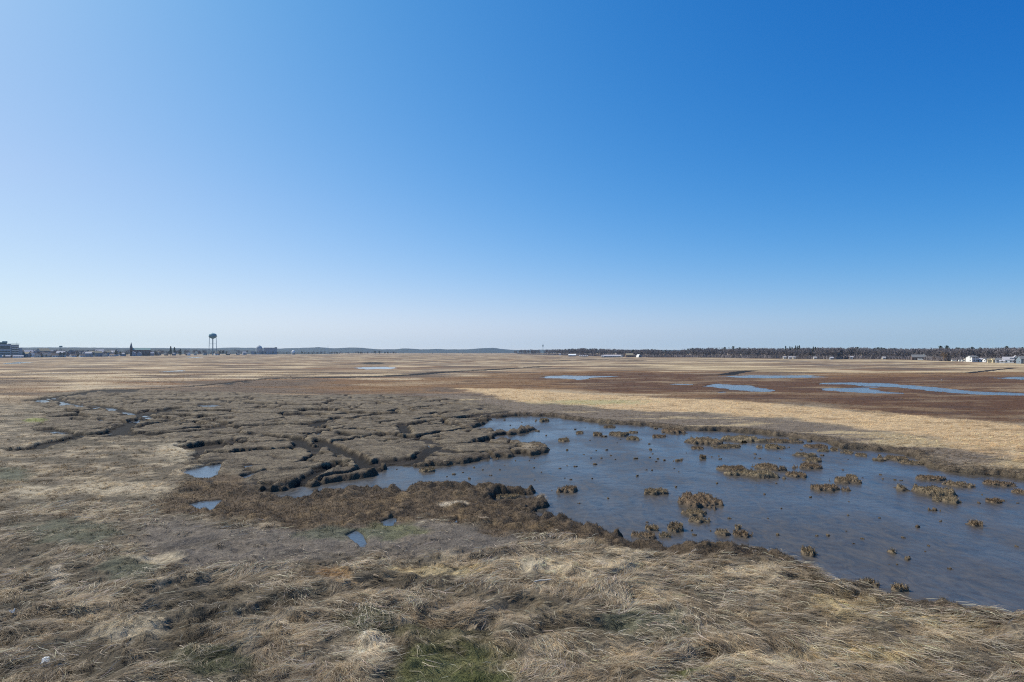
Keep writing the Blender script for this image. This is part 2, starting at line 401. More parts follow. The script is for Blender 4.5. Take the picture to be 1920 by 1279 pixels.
def ground_mat():
    m, nt, out = new_mat('marsh_soil')
    L = nt.links.new
    at = N_(nt, 'ShaderNodeAttribute'); at.attribute_name = 'tint'
    tc = N_(nt, 'ShaderNodeTexCoord')
    p = N_(nt, 'ShaderNodeBsdfPrincipled'); p.inputs['Roughness'].default_value = .85; p.inputs['Specular IOR Level'].default_value = .2
    def nz(scale, det, rough=.6, stretch=None):
        n = N_(nt, 'ShaderNodeTexNoise'); n.inputs['Scale'].default_value = scale; n.inputs['Detail'].default_value = det; n.inputs['Roughness'].default_value = rough
        if stretch:
            mp = N_(nt, 'ShaderNodeMapping'); mp.inputs['Scale'].default_value = stretch
            L(tc.outputs['Object'], mp.inputs[0]); L(mp.outputs[0], n.inputs['Vector'])
        else:
            L(tc.outputs['Object'], n.inputs['Vector'])
        return n
    a = nz(9, 6, .7); b2 = nz(1.1, 5, .65)
    def rng_(n, lo, hi, f0=.3, f1=.7):
        r = N_(nt, 'ShaderNodeMapRange'); r.inputs['From Min'].default_value = f0; r.inputs['From Max'].default_value = f1
        r.inputs['To Min'].default_value = lo; r.inputs['To Max'].default_value = hi; L(n.outputs['Fac'], r.inputs['Value']); return r
    ra = rng_(a, .5, 1.5); rb = rng_(b2, .72, 1.28)
    mu = N_(nt, 'ShaderNodeMath', operation='MULTIPLY'); L(ra.outputs[0], mu.inputs[0]); L(rb.outputs[0], mu.inputs[1])
    vm = N_(nt, 'ShaderNodeVectorMath', operation='MULTIPLY'); L(at.outputs['Color'], vm.inputs[0]); L(mu.outputs[0], vm.inputs[1])
    L(vm.outputs[0], p.inputs['Base Color'])
    c = nz(26, 6, .7)
    ad = N_(nt, 'ShaderNodeMath', operation='MULTIPLY_ADD'); ad.inputs[1].default_value = 2.2; L(a.outputs['Fac'], ad.inputs[0]); L(c.outputs['Fac'], ad.inputs[2])
    bp = N_(nt, 'ShaderNodeBump'); bp.inputs['Strength'].default_value = 1.0; bp.inputs['Distance'].default_value = .05
    L(ad.outputs[0], bp.inputs['Height']); L(bp.outputs[0], p.inputs['Normal'])
    L(p.outputs[0], out.inputs['Surface'])
    return m

def mud_mat():
    """wet mudflat: silty mud under a thin, broken film of water"""
    m, nt, out = new_mat('wet_mud')
    L = nt.links.new
    tc = N_(nt, 'ShaderNodeTexCoord')
    def nz(scale, det, rough=.6, st=(1, 1, 1), dist=0):
        mp = N_(nt, 'ShaderNodeMapping'); mp.inputs['Scale'].default_value = st; L(tc.outputs['Object'], mp.inputs[0])
        n = N_(nt, 'ShaderNodeTexNoise'); n.inputs['Scale'].default_value = scale; n.inputs['Detail'].default_value = det; n.inputs['Roughness'].default_value = rough; n.inputs['Distortion'].default_value = dist
        L(mp.outputs[0], n.inputs['Vector']); return n
    def rng_(n, f0, f1, lo, hi):
        r = N_(nt, 'ShaderNodeMapRange'); r.inputs['From Min'].default_value = f0; r.inputs['From Max'].default_value = f1
        r.inputs['To Min'].default_value = lo; r.inputs['To Max'].default_value = hi; L(n, r.inputs['Value']); return r.outputs[0]
    big = nz(.16, 5, .55, (1, .8, 1), .6); mid = nz(1.7, 7, .72, (1, .5, 1), .9); fine = nz(6, 6, .7, (1, .45, 1), .4)
    p = N_(nt, 'ShaderNodeBsdfPrincipled')
    cr = N_(nt, 'ShaderNodeValToRGB')
    cr.color_ramp.elements[0].position = .30; cr.color_ramp.elements[0].color = (.036, .031, .025, 1)
    cr.color_ramp.elements[1].position = .72; cr.color_ramp.elements[1].color = (.108, .093, .077, 1)
    L(mid.outputs['Fac'], cr.inputs[0]); L(cr.outputs[0], p.inputs['Base Color'])
    film = rng_(big.outputs['Fac'], .38, .64, .32, .07)
    r2 = rng_(mid.outputs['Fac'], .35, .7, -.05, .16)
    ad = N_(nt, 'ShaderNodeMath', operation='ADD'); L(film, ad.inputs[0]); L(r2, ad.inputs[1]); ad.use_clamp = True
    L(ad.outputs[0], p.inputs['Roughness'])
    p.inputs['IOR'].default_value = 1.36; p.inputs['Specular IOR Level'].default_value = .42
    hb = N_(nt, 'ShaderNodeMath', operation='MULTIPLY_ADD'); hb.inputs[1].default_value = .6
    L(fine.outputs['Fac'], hb.inputs[0]); L(mid.outputs['Fac'], hb.inputs[2])
    bp = N_(nt, 'ShaderNodeBump'); bp.inputs['Strength'].default_value = .5; bp.inputs['Distance'].default_value = .045
    L(hb.outputs[0], bp.inputs['Height']); L(bp.outputs[0], p.inputs['Normal'])
    L(p.outputs[0], out.inputs['Surface'])
    return m

def water_mat():
    m, nt, out = new_mat('pool_water')
    L = nt.links.new
    tc = N_(nt, 'ShaderNodeTexCoord')
    p = N_(nt, 'ShaderNodeBsdfPrincipled'); p.inputs['Base Color'].default_value = (.070, .082, .098, 1); p.inputs['Roughness'].default_value = .06; p.inputs['IOR'].default_value = 1.4
    n = N_(nt, 'ShaderNodeTexNoise'); n.inputs['Scale'].default_value = 4.5; n.inputs['Detail'].default_value = 4; L(tc.outputs['Object'], n.inputs['Vector'])
    bp = N_(nt, 'ShaderNodeBump'); bp.inputs['Strength'].default_value = .55; bp.inputs['Distance'].default_value = .05
    L(n.outputs['Fac'], bp.inputs['Height']); L(bp.outputs[0], p.inputs['Normal']); L(p.outputs[0], out.inputs['Surface'])
    return m

M_GROUND, M_MUD, M_WATER = ground_mat(), mud_mat(), water_mat()
M_GRASS = tint_mat('dry_grass', .6, .25)
M_STUB = tint_mat('marsh_stubble', .8, .15)
M_LUMP = tint_mat('peat', .85, 0, .2, .03, 14)

# ------------------------------------------------------------------ the ground sheet
def steps(lo, hi, st):
    n = max(2, int(math.ceil((hi - lo) / st))); return np.linspace(lo, hi, n, endpoint=False)
GS = .0022
bb = np.concatenate([steps(math.log(5), math.log(13.5), .02), steps(math.log(13.5), math.log(95), GS), steps(math.log(95), math.log(330), .0055), steps(math.log(330), math.log(7800), .018), [math.log(7800)]])
aa = np.concatenate([-steps(1.02, 3.0, .06)[::-1], steps(-.99, 1.0, GS), steps(1.0, 3.0, .06)])
def grid_faces(nr, nc):
    i = np.arange(nr * nc).reshape(nr, nc)
    return np.stack([i[:-1, :-1], i[:-1, 1:], i[1:, 1:], i[1:, :-1]], -1).reshape(-1, 4)
Ag, Bg = np.meshgrid(aa, bb); Yg = np.exp(Bg).ravel(); Xg = Ag.ravel() * Yg
Zg, Cg, Wg = terrain(Xg, Yg)
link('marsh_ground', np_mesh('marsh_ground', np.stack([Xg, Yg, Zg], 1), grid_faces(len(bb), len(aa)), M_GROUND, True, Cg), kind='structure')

# mudflat: its own sheet in the basin
mb_ = steps(math.log(14), math.log(90), .0032); ma_ = steps(-.5, 1.5, .0045)
A2, B2 = np.meshgrid(ma_, mb_); Y2 = np.exp(B2).ravel(); X2 = A2.ravel() * Y2
keep = (boxed(sd_poly, A2.ravel(), B2.ravel(), POND, 9, .3) * Y2 < 1.6)
ff = grid_faces(len(mb_), len(ma_)); ff = ff[keep[ff].all(1)]
Z2 = -.34 + .030 * fbm(X2 * .25, Y2 * .25, 201, 4) + .012 * fbm(X2 * 2.2, Y2 * 2.2, 205, 3)
used = np.unique(ff); remap = np.full(len(X2), -1); remap[used] = np.arange(len(used))
link('mudflat', np_mesh('mudflat', np.stack([X2, Y2, Z2], 1)[used], remap[ff], M_MUD, True), kind='structure')
MUD_Z = -.34

def sheet(name, pts, z, grow=1.0):
    """flat water sheet over a polygon of photo pixels, wider than the hollow that holds it"""
    w = [G(u, v, z) for u, v in pts]
    cx = sum(p[0] for p in w) / len(w); cy = sum(p[1] for p in w) / len(w)
    me = bpy.data.meshes.new(name)
    vs = [(cx + (p[0] - cx) * grow, cy + (p[1] - cy) * grow, z) for p in w]
    me.from_pydata(vs, [], [tuple(range(len(vs)))]); me.materials.append(M_WATER)
    return link(name, me, kind='structure')
for p in POOLS:
    ys = [H * F / (v - V0) for u, v in p]
    big = (max(ys) - min(ys)) > 12
    e = AB(p); cen = e.mean(0)
    q = []
    # offset the outline outwards by about half a metre
    for i in range(len(p)):
        u, v = p[i]; y = ys[i]
        u0, v0 = p[i - 1]; u1, v1 = p[(i + 1) % len(p)]
        d = np.array(G(u1, v1)[:2]) - np.array(G(u0, v0)[:2]); nrm = np.array([d[1], -d[0]]) / (np.linalg.norm(d) + 1e-9)
        q.append(np.array(G(u, v)[:2]) + nrm * (.3 if y < 60 else .6))
    area = sum(q[i - 1][0] * q[i][1] - q[i][0] * q[i - 1][1] for i in range(len(q)))
    if area < 0:   # outline runs the other way round: flip the offset
        q = [2 * np.array(G(u, v)[:2]) - k for (u, v), k in zip(p, q)]
    me = bpy.data.meshes.new('pool'); zz = -.13 if min(ys) < 100 else -.10
    me.from_pydata([(k[0], k[1], zz) for k in q], [], [tuple(range(len(q)))]); me.materials.append(M_WATER)
    link('pool', me, kind='structure')
for (u, v, hu, hv) in CREEKPOOLS:
    z = -.262
    pts = [(u + q * 1.15 * hu * math.cos(t), v + q * 1.15 * hv * math.sin(t)) for t in np.linspace(0, 2 * math.pi, 40, endpoint=False) for q in [1 + .28 * math.sin(3 * t + u) + .20 * math.sin(5 * t + 2 * v) + .10 * math.sin(11 * t + u + v)]]
    sheet('creek_water', pts, z)
# ------------------------------------------------------------------ grasses
def blades(name, mat, x, y, z, ang, length, width, rise, col, droop=0.4, roll=0.5):
    """thin tapering two-segment blades rooted at x,y,z and leaning along ang"""
    n = len(x)
    ca, sa = np.cos(ang), np.sin(ang)
    rl = rng.uniform(-roll, roll, n)
    wx, wy, wz = -sa * width * .5 * np.cos(rl), ca * width * .5 * np.cos(rl), width * .5 * np.sin(rl)
    bend = rng.normal(0, .25, n)
    ml, tl = length * .5, length
    mx, my = x + ca * ml, y + sa * ml
    tx, ty = x + np.cos(ang + bend) * tl, y + np.sin(ang + bend) * tl
    mz, tz = z + rise, z + rise * rng.uniform(droop, 1.2, n)
    V = np.empty((n, 5, 3), np.float32)
    V[:, 0] = np.stack([x - wx, y - wy, z - wz], 1); V[:, 1] = np.stack([x + wx, y + wy, z + wz], 1)
    V[:, 2] = np.stack([mx + wx * .8, my + wy * .8, mz + wz], 1); V[:, 3] = np.stack([mx - wx * .8, my - wy * .8, mz - wz], 1)
    V[:, 4] = np.stack([tx, ty, tz], 1)
    i = np.arange(n, dtype=np.int32)[:, None] * 5
    q = i + np.array([[0, 1, 2, 3]], np.int32); t = i + np.array([[3, 2, 4]], np.int32)
    me = np_mesh(name, V.reshape(-1, 3), [q, t], mat, False, np.repeat(col, 5, 0))
    return me

def scatter(n, a0, a1, y0, y1, power=0):
    b = rng.uniform(math.log(y0), math.log(y1), n)
    y = np.exp(b); return rng.uniform(a0, a1, n) * y, y

def tint_var(c, lo=.6, hi=1.5):
    k = np.exp(rng.normal(0, .28, len(c)))[:, None]
    w = rng.normal(0, .05, (len(c), 1))
    return np.clip(c * np.clip(k, lo, hi) * np.concatenate([1 + w, 1 + w * .2, 1 - w], 1), .008, .85)

def bundle(k, spread, *arrs):
    return [np.repeat(q, k, 0) for q in arrs]
def flow(x, y):
    k = 1 - .55 * smooth(.05, .5, x / y)
    return -.6 - .25 * (1 - k) + k * (2.0 * fbm(x * .10, y * .13, 311, 3) + 2.6 * fbm(x * .42, y * .5, 317, 2))
# matted, wind-laid salt hay of the near bank: wisps of about ten stems lying together
x, y = scatter(150000, -1.12, 1.12, 13.0, 62)
z, c, w = terrain(x, y)
clump = fbm(x * .8, y * .8, 301, 3)
keep = rng.rand(len(x)) < np.clip((1 - .62 * w['low']) * w['grassy'] * (1 - .55 * smooth(34, 60, y)) * np.clip(.62 + 1.7 * clump, .10, 1), 0, 1)
keep &= (w['sp'] > .08)
x, y, z, c = x[keep], y[keep], z[keep], c[keep]; low = w['low'][keep]
n = len(x)
ang = flow(x, y) + rng.normal(0, .46, n)
hi = .015 + rng.uniform(.0, .065, n) * (1 + 1.0 * smooth(.05, .45, fbm(x * .8, y * .8, 301, 3)))
ln = rng.uniform(.22, .66, n)
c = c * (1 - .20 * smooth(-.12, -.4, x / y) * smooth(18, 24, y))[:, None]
c = tint_var(c * np.array([1.44, 1.38, 1.30]), .5, 1.7)
pale = rng.rand(n) < (1 - .85 * low) * (.22 + .36 * smooth(-.05, .45, fbm(x * .5, y * .5, 331, 3)))
c[pale] = c[pale] * .35 + np.array([.62, .505, .36]) * rng.uniform(.5, 1.0, (pale.sum(), 1)) * .65
dark = rng.rand(n) < .13
c[dark] *= .5
K = 9
x, y, z, c, ang, hi, ln = bundle(K, 0, x, y, z, c, ang, hi, ln)
n = len(x); sp_ = .038 * np.clip(y / 20, .8, 2)
x = x + rng.normal(0, 1, n) * sp_; y = y + rng.normal(0, 1, n) * sp_
far_ = np.clip(y / 24, .75, 2.2)
lon = np.clip(1.15 - .5 * smooth(24, 34, y), .5, 1.2)
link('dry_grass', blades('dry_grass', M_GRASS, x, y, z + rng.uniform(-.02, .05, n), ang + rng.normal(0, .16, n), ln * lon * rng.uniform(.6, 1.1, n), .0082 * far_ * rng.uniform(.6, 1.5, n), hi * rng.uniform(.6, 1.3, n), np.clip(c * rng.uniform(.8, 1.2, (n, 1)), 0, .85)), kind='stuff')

# short upright stubble on the peat islands, the moss and the pond's crest
x, y = scatter(230000, -1.1, 1.12, 19, 98)
z, c, w = terrain(x, y)
keep = rng.rand(len(x)) < np.clip(w['stub'] * (1.1 - .45 * w['wc']), 0, 1)
x, y, z, c = x[keep], y[keep], z[keep], c[keep]
w_ = np.repeat(w['stub'][keep] * 0 + (w['wc'][keep]), 4)
c = tint_var(c * 1.05, .7, 1.4)
x, y, z, c = bundle(4, 0, x, y, z, c)
n = len(x); x = x + rng.normal(0, .05, n); y = y + rng.normal(0, .05, n); far_ = np.clip(y / 30, .7, 3)
link('marsh_stubble_grass', blades('marsh_stubble', M_STUB, x, y, z - .02, rng.uniform(0, 6.28, n), rng.uniform(.03, .08, n), .014 * far_ * rng.uniform(.6, 1.4, n), rng.uniform(.03, .075, n) * np.where(w_ > .5, .7, 1.4), c, .9, 1.2), kind='stuff')

# golden hay beyond the pond and rough grass further out
x, y = scatter(150000, -1.1, 1.3, 40, 260)
z, c, w = terrain(x, y)
cl = fbm(x * .35, y * .6, 341, 3)
keep = rng.rand(len(x)) < np.clip((w['gold'] + .45 * w['grassy'] * smooth(50, 75, y)) * np.clip(.6 + 1.3 * cl, .1, 1), 0, 1)
x, y, z, c = x[keep], y[keep], z[keep], c[keep]
c = tint_var(c * 1.15, .5, 1.6)
x, y, z, c = bundle(4, 0, x, y, z, c)
n = len(x); far_ = np.clip(y / 60, .8, 4); x = x + rng.normal(0, .1, n) * far_; y = y + rng.normal(0, .1, n) * far_
link('golden_grass', blades('golden_grass', M_GRASS, x, y, z - .02, -.2 + 1.4 * fbm(x * .05, y * .05, 351, 2) + rng.normal(0, .6, n), rng.uniform(.15, .5, n), .022 * far_ * rng.uniform(.6, 1.4, n), rng.uniform(.04, .20, n), c), kind='stuff')

# low green moss plants in the wet hollows
x, y = scatter(260000, -.7, .8, 13.5, 34)
z, c, w = terrain(x, y)
keep = rng.rand(len(x)) < w['moss'] * .85 * (w['sp'] > .3)
x, y, z, c = x[keep], y[keep], z[keep], c[keep]
n = len(x)
link('green_moss', blades('green_moss', M_STUB, x, y, z - .01, rng.uniform(0, 6.28, n), rng.uniform(.015, .06, n), .013 * rng.uniform(.6, 1.6, n), rng.uniform(.01, .05, n), tint_var(c * 1.15), .9, 1.4), kind='stuff')

# coarse pale straws lying loose on top of the thatch
x, y = scatter(60000, -1.1, 1.1, 13.0, 34)
z, c, w = terrain(x, y)
pz = fbm(x * .35, y * .4, 361, 3)
keep = rng.rand(len(x)) < np.clip((1 - .8 * w['low']) * w['grassy'] * (.25 + 1.8 * smooth(-.05, .4, pz)), 0, 1)
keep &= (w['sp'] > .12)
x, y, z, c = x[keep], y[keep], z[keep], c[keep]
n = len(x)
ang = flow(x, y) + rng.normal(0, .45, n)
cs = np.array([.62, .53, .39]) * rng.uniform(.45, 1.05, (n, 1)) * np.array([1, 1, 1]) + rng.normal(0, .02, (n, 3))
link('loose_straw', blades('loose_straw', M_GRASS, x, y, z + rng.uniform(.03, .10, n), ang, rng.uniform(.25, .75, n), .013 * np.clip(y / 20, .8, 1.6) * rng.uniform(.6, 1.3, n), rng.uniform(.02, .08, n), np.clip(cs, .05, .8), .2, .8), kind='stuff')
# ------------------------------------------------------------------ grass hummocks standing in the mud
HUM = [  # u, v, width px, height px, label
 (1019,787,24,8,'small brown hummock at the head of the pond, just off the narrow upper tongue'),
 (1143,800,20,4,'thin flat grass hummock closest to the far bank, above the close pair of lumps'),
 (1087,811,15,5,'small low hummock between the upper tongue of peat and the close pair of lumps'),
 (1120,813,18,9,'double-topped dark lump, one knob right above the other, near the pond head'),
 (1160,814,36,9,'ragged brown hummock with a broken outline, right beside the double-topped lump'),
 (1187,811,18,4,'thin sliver of hummock just behind the ragged one at the pond head'),
 (1187,822,24,7,'compact oval hummock just below the ragged one at the pond head'),
 (1238,818,27,5,'narrow flat hummock alone between the compact oval and the long far-bank islands'),
 (1262,808,42,11,'wedge-shaped hummock touching the mud skirt of the far bank'),
 (1057,825,23,7,'brown hummock just off the lumpy end of the middle peat tongue'),
 (803,881,26,10,'reddish brown rounded hummock alone in the narrow left arm of the pond'),
 (1067,918,35,14,'two-humped brown hummock on open mud right of the low spit'),
 (1228,922,46,14,'crested brown hummock with a flat muddy apron, alone in the middle of the mudflat'),
 (957,931,50,8,'long dark hummock lying just below the low spit'),
 (993,941,34,10,'dark hummock at the right end of the clumps below the low spit'),
 (1322,827,58,14,'broad ragged grass island, leftmost of the two broad ones near the far bank'),
 (1307,840,20,5,'tiny low hummock below the left broad island near the far bank'),
 (1390,823,74,12,'long ragged grass island, widest of those near the far bank'),
 (1363,837,46,7,'flat hummock hugging the underside of the widest far-bank island'),
 (1460,827,72,7,'very thin drawn-out grass bar trailing right from the widest far-bank island'),
 (1450,838,45,9,'spindle-shaped grass hummock just below the thin drawn-out bar'),
 (1317,857,16,8,'small dark hummock alone on the open mud below the broad far islands'),
 (1530,837,38,7,'low hummock at the foot of the far bank, first right of the thin bar'),
 (1543,845,24,4,'thin dark hummock just under the low one at the foot of the far bank'),
 (1565,843,15,5,'little tuft right of the thin dark hummock at the foot of the far bank'),
 (1588,848,18,6,'little rounded hummock under the steep part of the far bank'),
 (1615,853,20,5,'pale flat hummock on the mud just right of the little rounded one'),
 (1507,853,38,8,'upper of three slanting hummocks stacked above each other in mid pond'),
 (1525,863,33,9,'middle of three slanting hummocks stacked above each other in mid pond'),
 (1515,875,42,12,'lowest and largest of three slanting hummocks stacked in mid pond'),
 (1677,859,40,9,'grass hummock just off the far bank where the mud channel meets it'),
 (1712,868,42,7,'flat grass hummock touching the brown foot of the far bank'),
 (1377,879,56,12,'left hummock of the trio of large grass islands in mid pond'),
 (1440,876,52,13,'upper right hummock of the trio of large grass islands in mid pond'),
 (1423,890,92,15,'longest hummock, lower one of the trio of large grass islands in mid pond'),
 (1493,890,32,11,'short bushy hummock just right of the trio of large islands'),
 (1583,901,48,12,'pinkish brown hummock with a smaller one riding on its back edge'),
 (1597,894,22,7,'small hummock riding on the back edge of the pinkish brown one'),
 (1552,915,58,13,'slanting spindle-shaped hummock below the pinkish brown one'),
 (1747,897,50,11,'slanting bar of grass above the ragged three-armed island'),
 (1798,909,44,10,'bar of grass with a level top right of the three-armed island'),
 (1872,907,50,11,'slanting bar of grass nearest the right edge of the photo'),
 (1915,923,28,9,'small hummock cut by the right edge of the photo'),
 (1740,920,76,20,'large ragged three-armed grass island in the right part of the pond'),
 (1778,937,42,14,'lower arm of hummock trailing from the ragged three-armed island'),
 (1862,940,26,9,'small oval hummock alone below the bars of grass at the right'),
 (1314,940,80,30,'largest and tallest hummock of the pond, domed, with a dark hollow in its top'),
 (1303,962,46,13,'lumpy skirt hummock directly below the largest domed one'),
 (1310,975,33,11,'small round hummock lowest of those under the largest domed one'),
 (1357,999,34,13,'left of two rounded olive hummocks near the near bank'),
 (1393,1002,31,13,'right of two rounded olive hummocks near the near bank'),
 (1383,989,11,8,'tiny brown knob just behind the two rounded olive hummocks'),
 (1266,988,31,20,'tall bushy tussock standing in mud off the dark lumpy shore'),
 (1225,990,23,12,'rounded tussock just left of the tall bushy one off the lumpy shore'),
 (1210,1004,52,12,'long low tussock lying along the dark lumpy shore'),
 (1247,1004,18,8,'small tussock between the long low one and the tall bushy one'),
 (1515,1036,27,17,'round pinkish grey hummock alone just off the grassy near bank'),
 (1827,982,20,11,'round reddish brown hummock alone far out in the right of the pond'),
 (1687,1103,30,14,'crumbled tan hummock just off the near bank, right of the notch'),
 (1628,1094,32,13,'crumbling dark hummock clinging to the notch of the near bank'),
 (1672,1035,13,6,'small flat olive lump on open mud below the round reddish one'),
]
DOTS = [(1132,818,10,4),(1230,802,12,5),(1192,859,9,4),(1220,842,8,4),(1270,862,17,6),(1488,822,14,4),(1518,826,14,4),(1647,862,20,3),(1720,986,11,5),(1752,955,16,5),(1552,1002,10,6),
 (937,880,5,3),(905,880,5,3),(1108,858,4,3),(1145,853,5,3),(1350,860,6,3),(1456,905,5,4),(1465,952,4,3),(1440,971,4,3),(1297,993,5,4),(1302,1001,7,5),(1458,1001,10,5),(1649,970,4,3),(1835,942,8,4),(1882,938,9,4),
 (1140,933,6,4),(740,908,4,3),(838,868,4,3),(1230,865,5,3),(1600,1018,5,3),(1702,1046,14,6),(1480,838,5,3),(1415,858,5,3),(1425,859,5,3),(1615,843,5,3),(1690,900,5,3),(1655,897,5,3),(868,885,4,3),(820,905,4,3),(1280,860,6,3),(1555,830,4,3)]

def lump_mesh(name, wm, dm, hm, seed, res, hollow=False, with_blades=True):
    r = np.random.RandomState(seed)
    nx, ny = int(max(8, wm * 1.35 / res)), int(max(8, dm * 1.35 / res))
    gx, gy = np.meshgrid(np.linspace(-.68, .68, nx) * wm, np.linspace(-.68, .68, ny) * dm)
    X, Y = gx.ravel(), gy.ravel(); o = seed * 7.3
    def hh(X, Y):
        sk = .35 * (r0 - .5)
        e = np.sqrt((X / (wm * .5)) ** 2 + ((Y + sk * X) / (dm * .5)) ** 2)
        e = e + .80 * fbm((X + o) / (.30 * wm), (Y - o) / (.42 * dm + .08), seed, 3) + .22 * fbm((X + o) * 3.2, (Y + o) * 3.2, seed + 3, 2)
        k = smooth(1.0, .62, e)
        f1, _, _ = worley((X + o) / .33, (Y + o) / .33, seed)
        t = hm * k * (.72 + .35 * (1 - smooth(.1, .8, f1)) + .35 * fbm((X + o) * 1.1, (Y + o) * 1.1, seed + 9, 2))
        if hollow:
            t = t - .8 * hm * smooth(.34, .10, np.hypot(X / wm - .10, Y / dm + .12))
            t = t + .35 * hm * smooth(.5, .1, np.hypot(X / wm + .03, Y / dm - .12))
        return t - .10 * smooth(.80, 1.15, e), k
    r0 = r.rand()
    Z, K = hh(X, Y)
    f = grid_faces(ny, nx); f = f[(Z > -.085)[f].any(1)]
    used = np.unique(f); rm = np.full(len(X), -1); rm[used] = np.arange(len(used))
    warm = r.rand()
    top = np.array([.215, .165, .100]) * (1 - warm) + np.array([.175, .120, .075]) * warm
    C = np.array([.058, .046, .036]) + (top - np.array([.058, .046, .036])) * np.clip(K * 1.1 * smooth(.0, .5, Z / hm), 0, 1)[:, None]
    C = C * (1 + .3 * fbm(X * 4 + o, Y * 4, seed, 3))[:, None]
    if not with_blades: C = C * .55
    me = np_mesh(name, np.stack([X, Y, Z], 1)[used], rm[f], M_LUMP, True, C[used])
    bl = None
    if with_blades:
        n = int(min(4200, 900 * wm * dm * (1.0 if wm > .9 else 2.0)))
        bx, by = r.uniform(-.6, .6, n) * wm, r.uniform(-.6, .6, n) * dm
        bz, bk = hh(bx, by); m = (bz > .35 * hm); bx, by, bz = bx[m], by[m], bz[m]
        if len(bx) > 10:
            bl = blades('stubble', M_STUB, bx, by, bz - .02, r.uniform(0, 6.28, len(bx)), r.uniform(.02, .10, len(bx)), r.uniform(.012, .03, len(bx)), r.uniform(.05, .15, len(bx)), tint_var(np.tile(top * 1.1, (len(bx), 1))), .9, 1.2)
    return me, bl

def hummock(u, v, w, h, label, seed, group='grass hummocks in the mud pond', kind='grass_hummock', cat='hummock'):
    y0 = (H - MUD_Z) * F / (v + h * .5 - V0)
    wm = w / F * y0 * 1.05; hv = h / F * y0
    hm = float(np.clip(.45 * hv, .09, .34))
    dm = float(np.clip((hv - .8 * hm) / ((H - MUD_Z) / y0), .30 * wm, 1.1 * wm)); dm = max(dm, .25)
    y = y0 + dm * .5; x = (u - U0) / F * y
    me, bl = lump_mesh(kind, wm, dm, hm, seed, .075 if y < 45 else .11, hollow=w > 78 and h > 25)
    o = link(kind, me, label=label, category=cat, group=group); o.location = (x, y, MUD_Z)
    o.rotation_euler = (0, 0, -math.atan2(x, y) * .6)
    if bl: link('stubble', bl, o, kind='stuff')
    return o
for i, (u, v, w, h, lab) in enumerate(HUM):
    hummock(u, v, w, h, lab, 500 + i)
rd = np.random.RandomState(77)
while len(DOTS) < 125:      # the mudflat is peppered with small lumps
    u, v = rd.uniform(700, 1915), rd.choice([rd.uniform(785, 900), rd.uniform(800, 1090)])
    a_, b_ = (u - U0) / F, math.log(H * F / (v - V0))
    if sd_poly(np.array([a_]), np.array([b_]), POND)[0] * math.exp(b_) < -1.2 and all(abs(u - q[0]) > .6 * q[2] + 4 or abs(v - q[1]) > .6 * q[3] + 3 for q in HUM + DOTS):
        DOTS.append((u, v, rd.uniform(2.5, 8), rd.uniform(2, 4)))
protos = [lump_mesh('mud_lump', .42, .30, .13, 900 + k, .04, with_blades=False)[0] for k in range(5)]
for i, (u, v, w, h) in enumerate(DOTS):
    y = (H - MUD_Z) * F / (v + h * .4 - V0); s = w / F * y / .42
    o = link('mud_lump', protos[i % 5], label='tiny dark mud lump scattered on the open mudflat', category='mud lump', group='tiny mud lumps on the mudflat')
    o.location = ((u - U0) / F * y, y, MUD_Z); o.scale = (s, s * .9, min(s, 1.4)); o.rotation_euler = (0, 0, i * 1.7)

# ------------------------------------------------------------------ small things lying about
M_WHITE = plain_mat('white_paint', (.78, .78, .76), .6, .06, .4)
M_BLEACH = plain_mat('bleached_wood', (.55, .51, .45), .8, .2, 6)
def tube(pts, rad, sides=6):
    """tapered tube through pts with radii rad -> verts, quads"""
    V, Q = [], []
    for i, p in enumerate(pts):
        p = Vector(p); d = (Vector(pts[min(i + 1, len(pts) - 1)]) - Vector(pts[max(i - 1, 0)])).normalized()
        s = d.cross(Vector((0, 0, 1)) if abs(d.z) < .9 else Vector((1, 0, 0))).normalized(); t = d.cross(s)
        for k in range(sides):
            a = 2 * math.pi * k / sides
            V.append(tuple(p + (s * math.cos(a) + t * math.sin(a)) * rad[i]))
    for i in range(len(pts) - 1):
        for k in range(sides):
            Q.append((i * sides + k, i * sides + (k + 1) % sides, (i + 1) * sides + (k + 1) % sides, (i + 1) * sides + k))
    return V, Q
def mesh_of(name, parts, mats):
    """parts: list of (verts, faces, material index)"""
    me = bpy.data.meshes.new(name); V, Fc, mi = [], [], []
    for v, f, m in parts:
        o = len(V); V += [tuple(p) for p in v]; Fc += [tuple(o + i for i in q) for q in f]; mi += [m] * len(f)
    me.from_pydata(V, [], Fc); me.polygons.foreach_set('material_index', mi)
    for m in mats: me.materials.append(m)
    me.update(); return me
def ground_z(x, y): return float(terrain(np.array([x]), np.array([y]), False)[0])

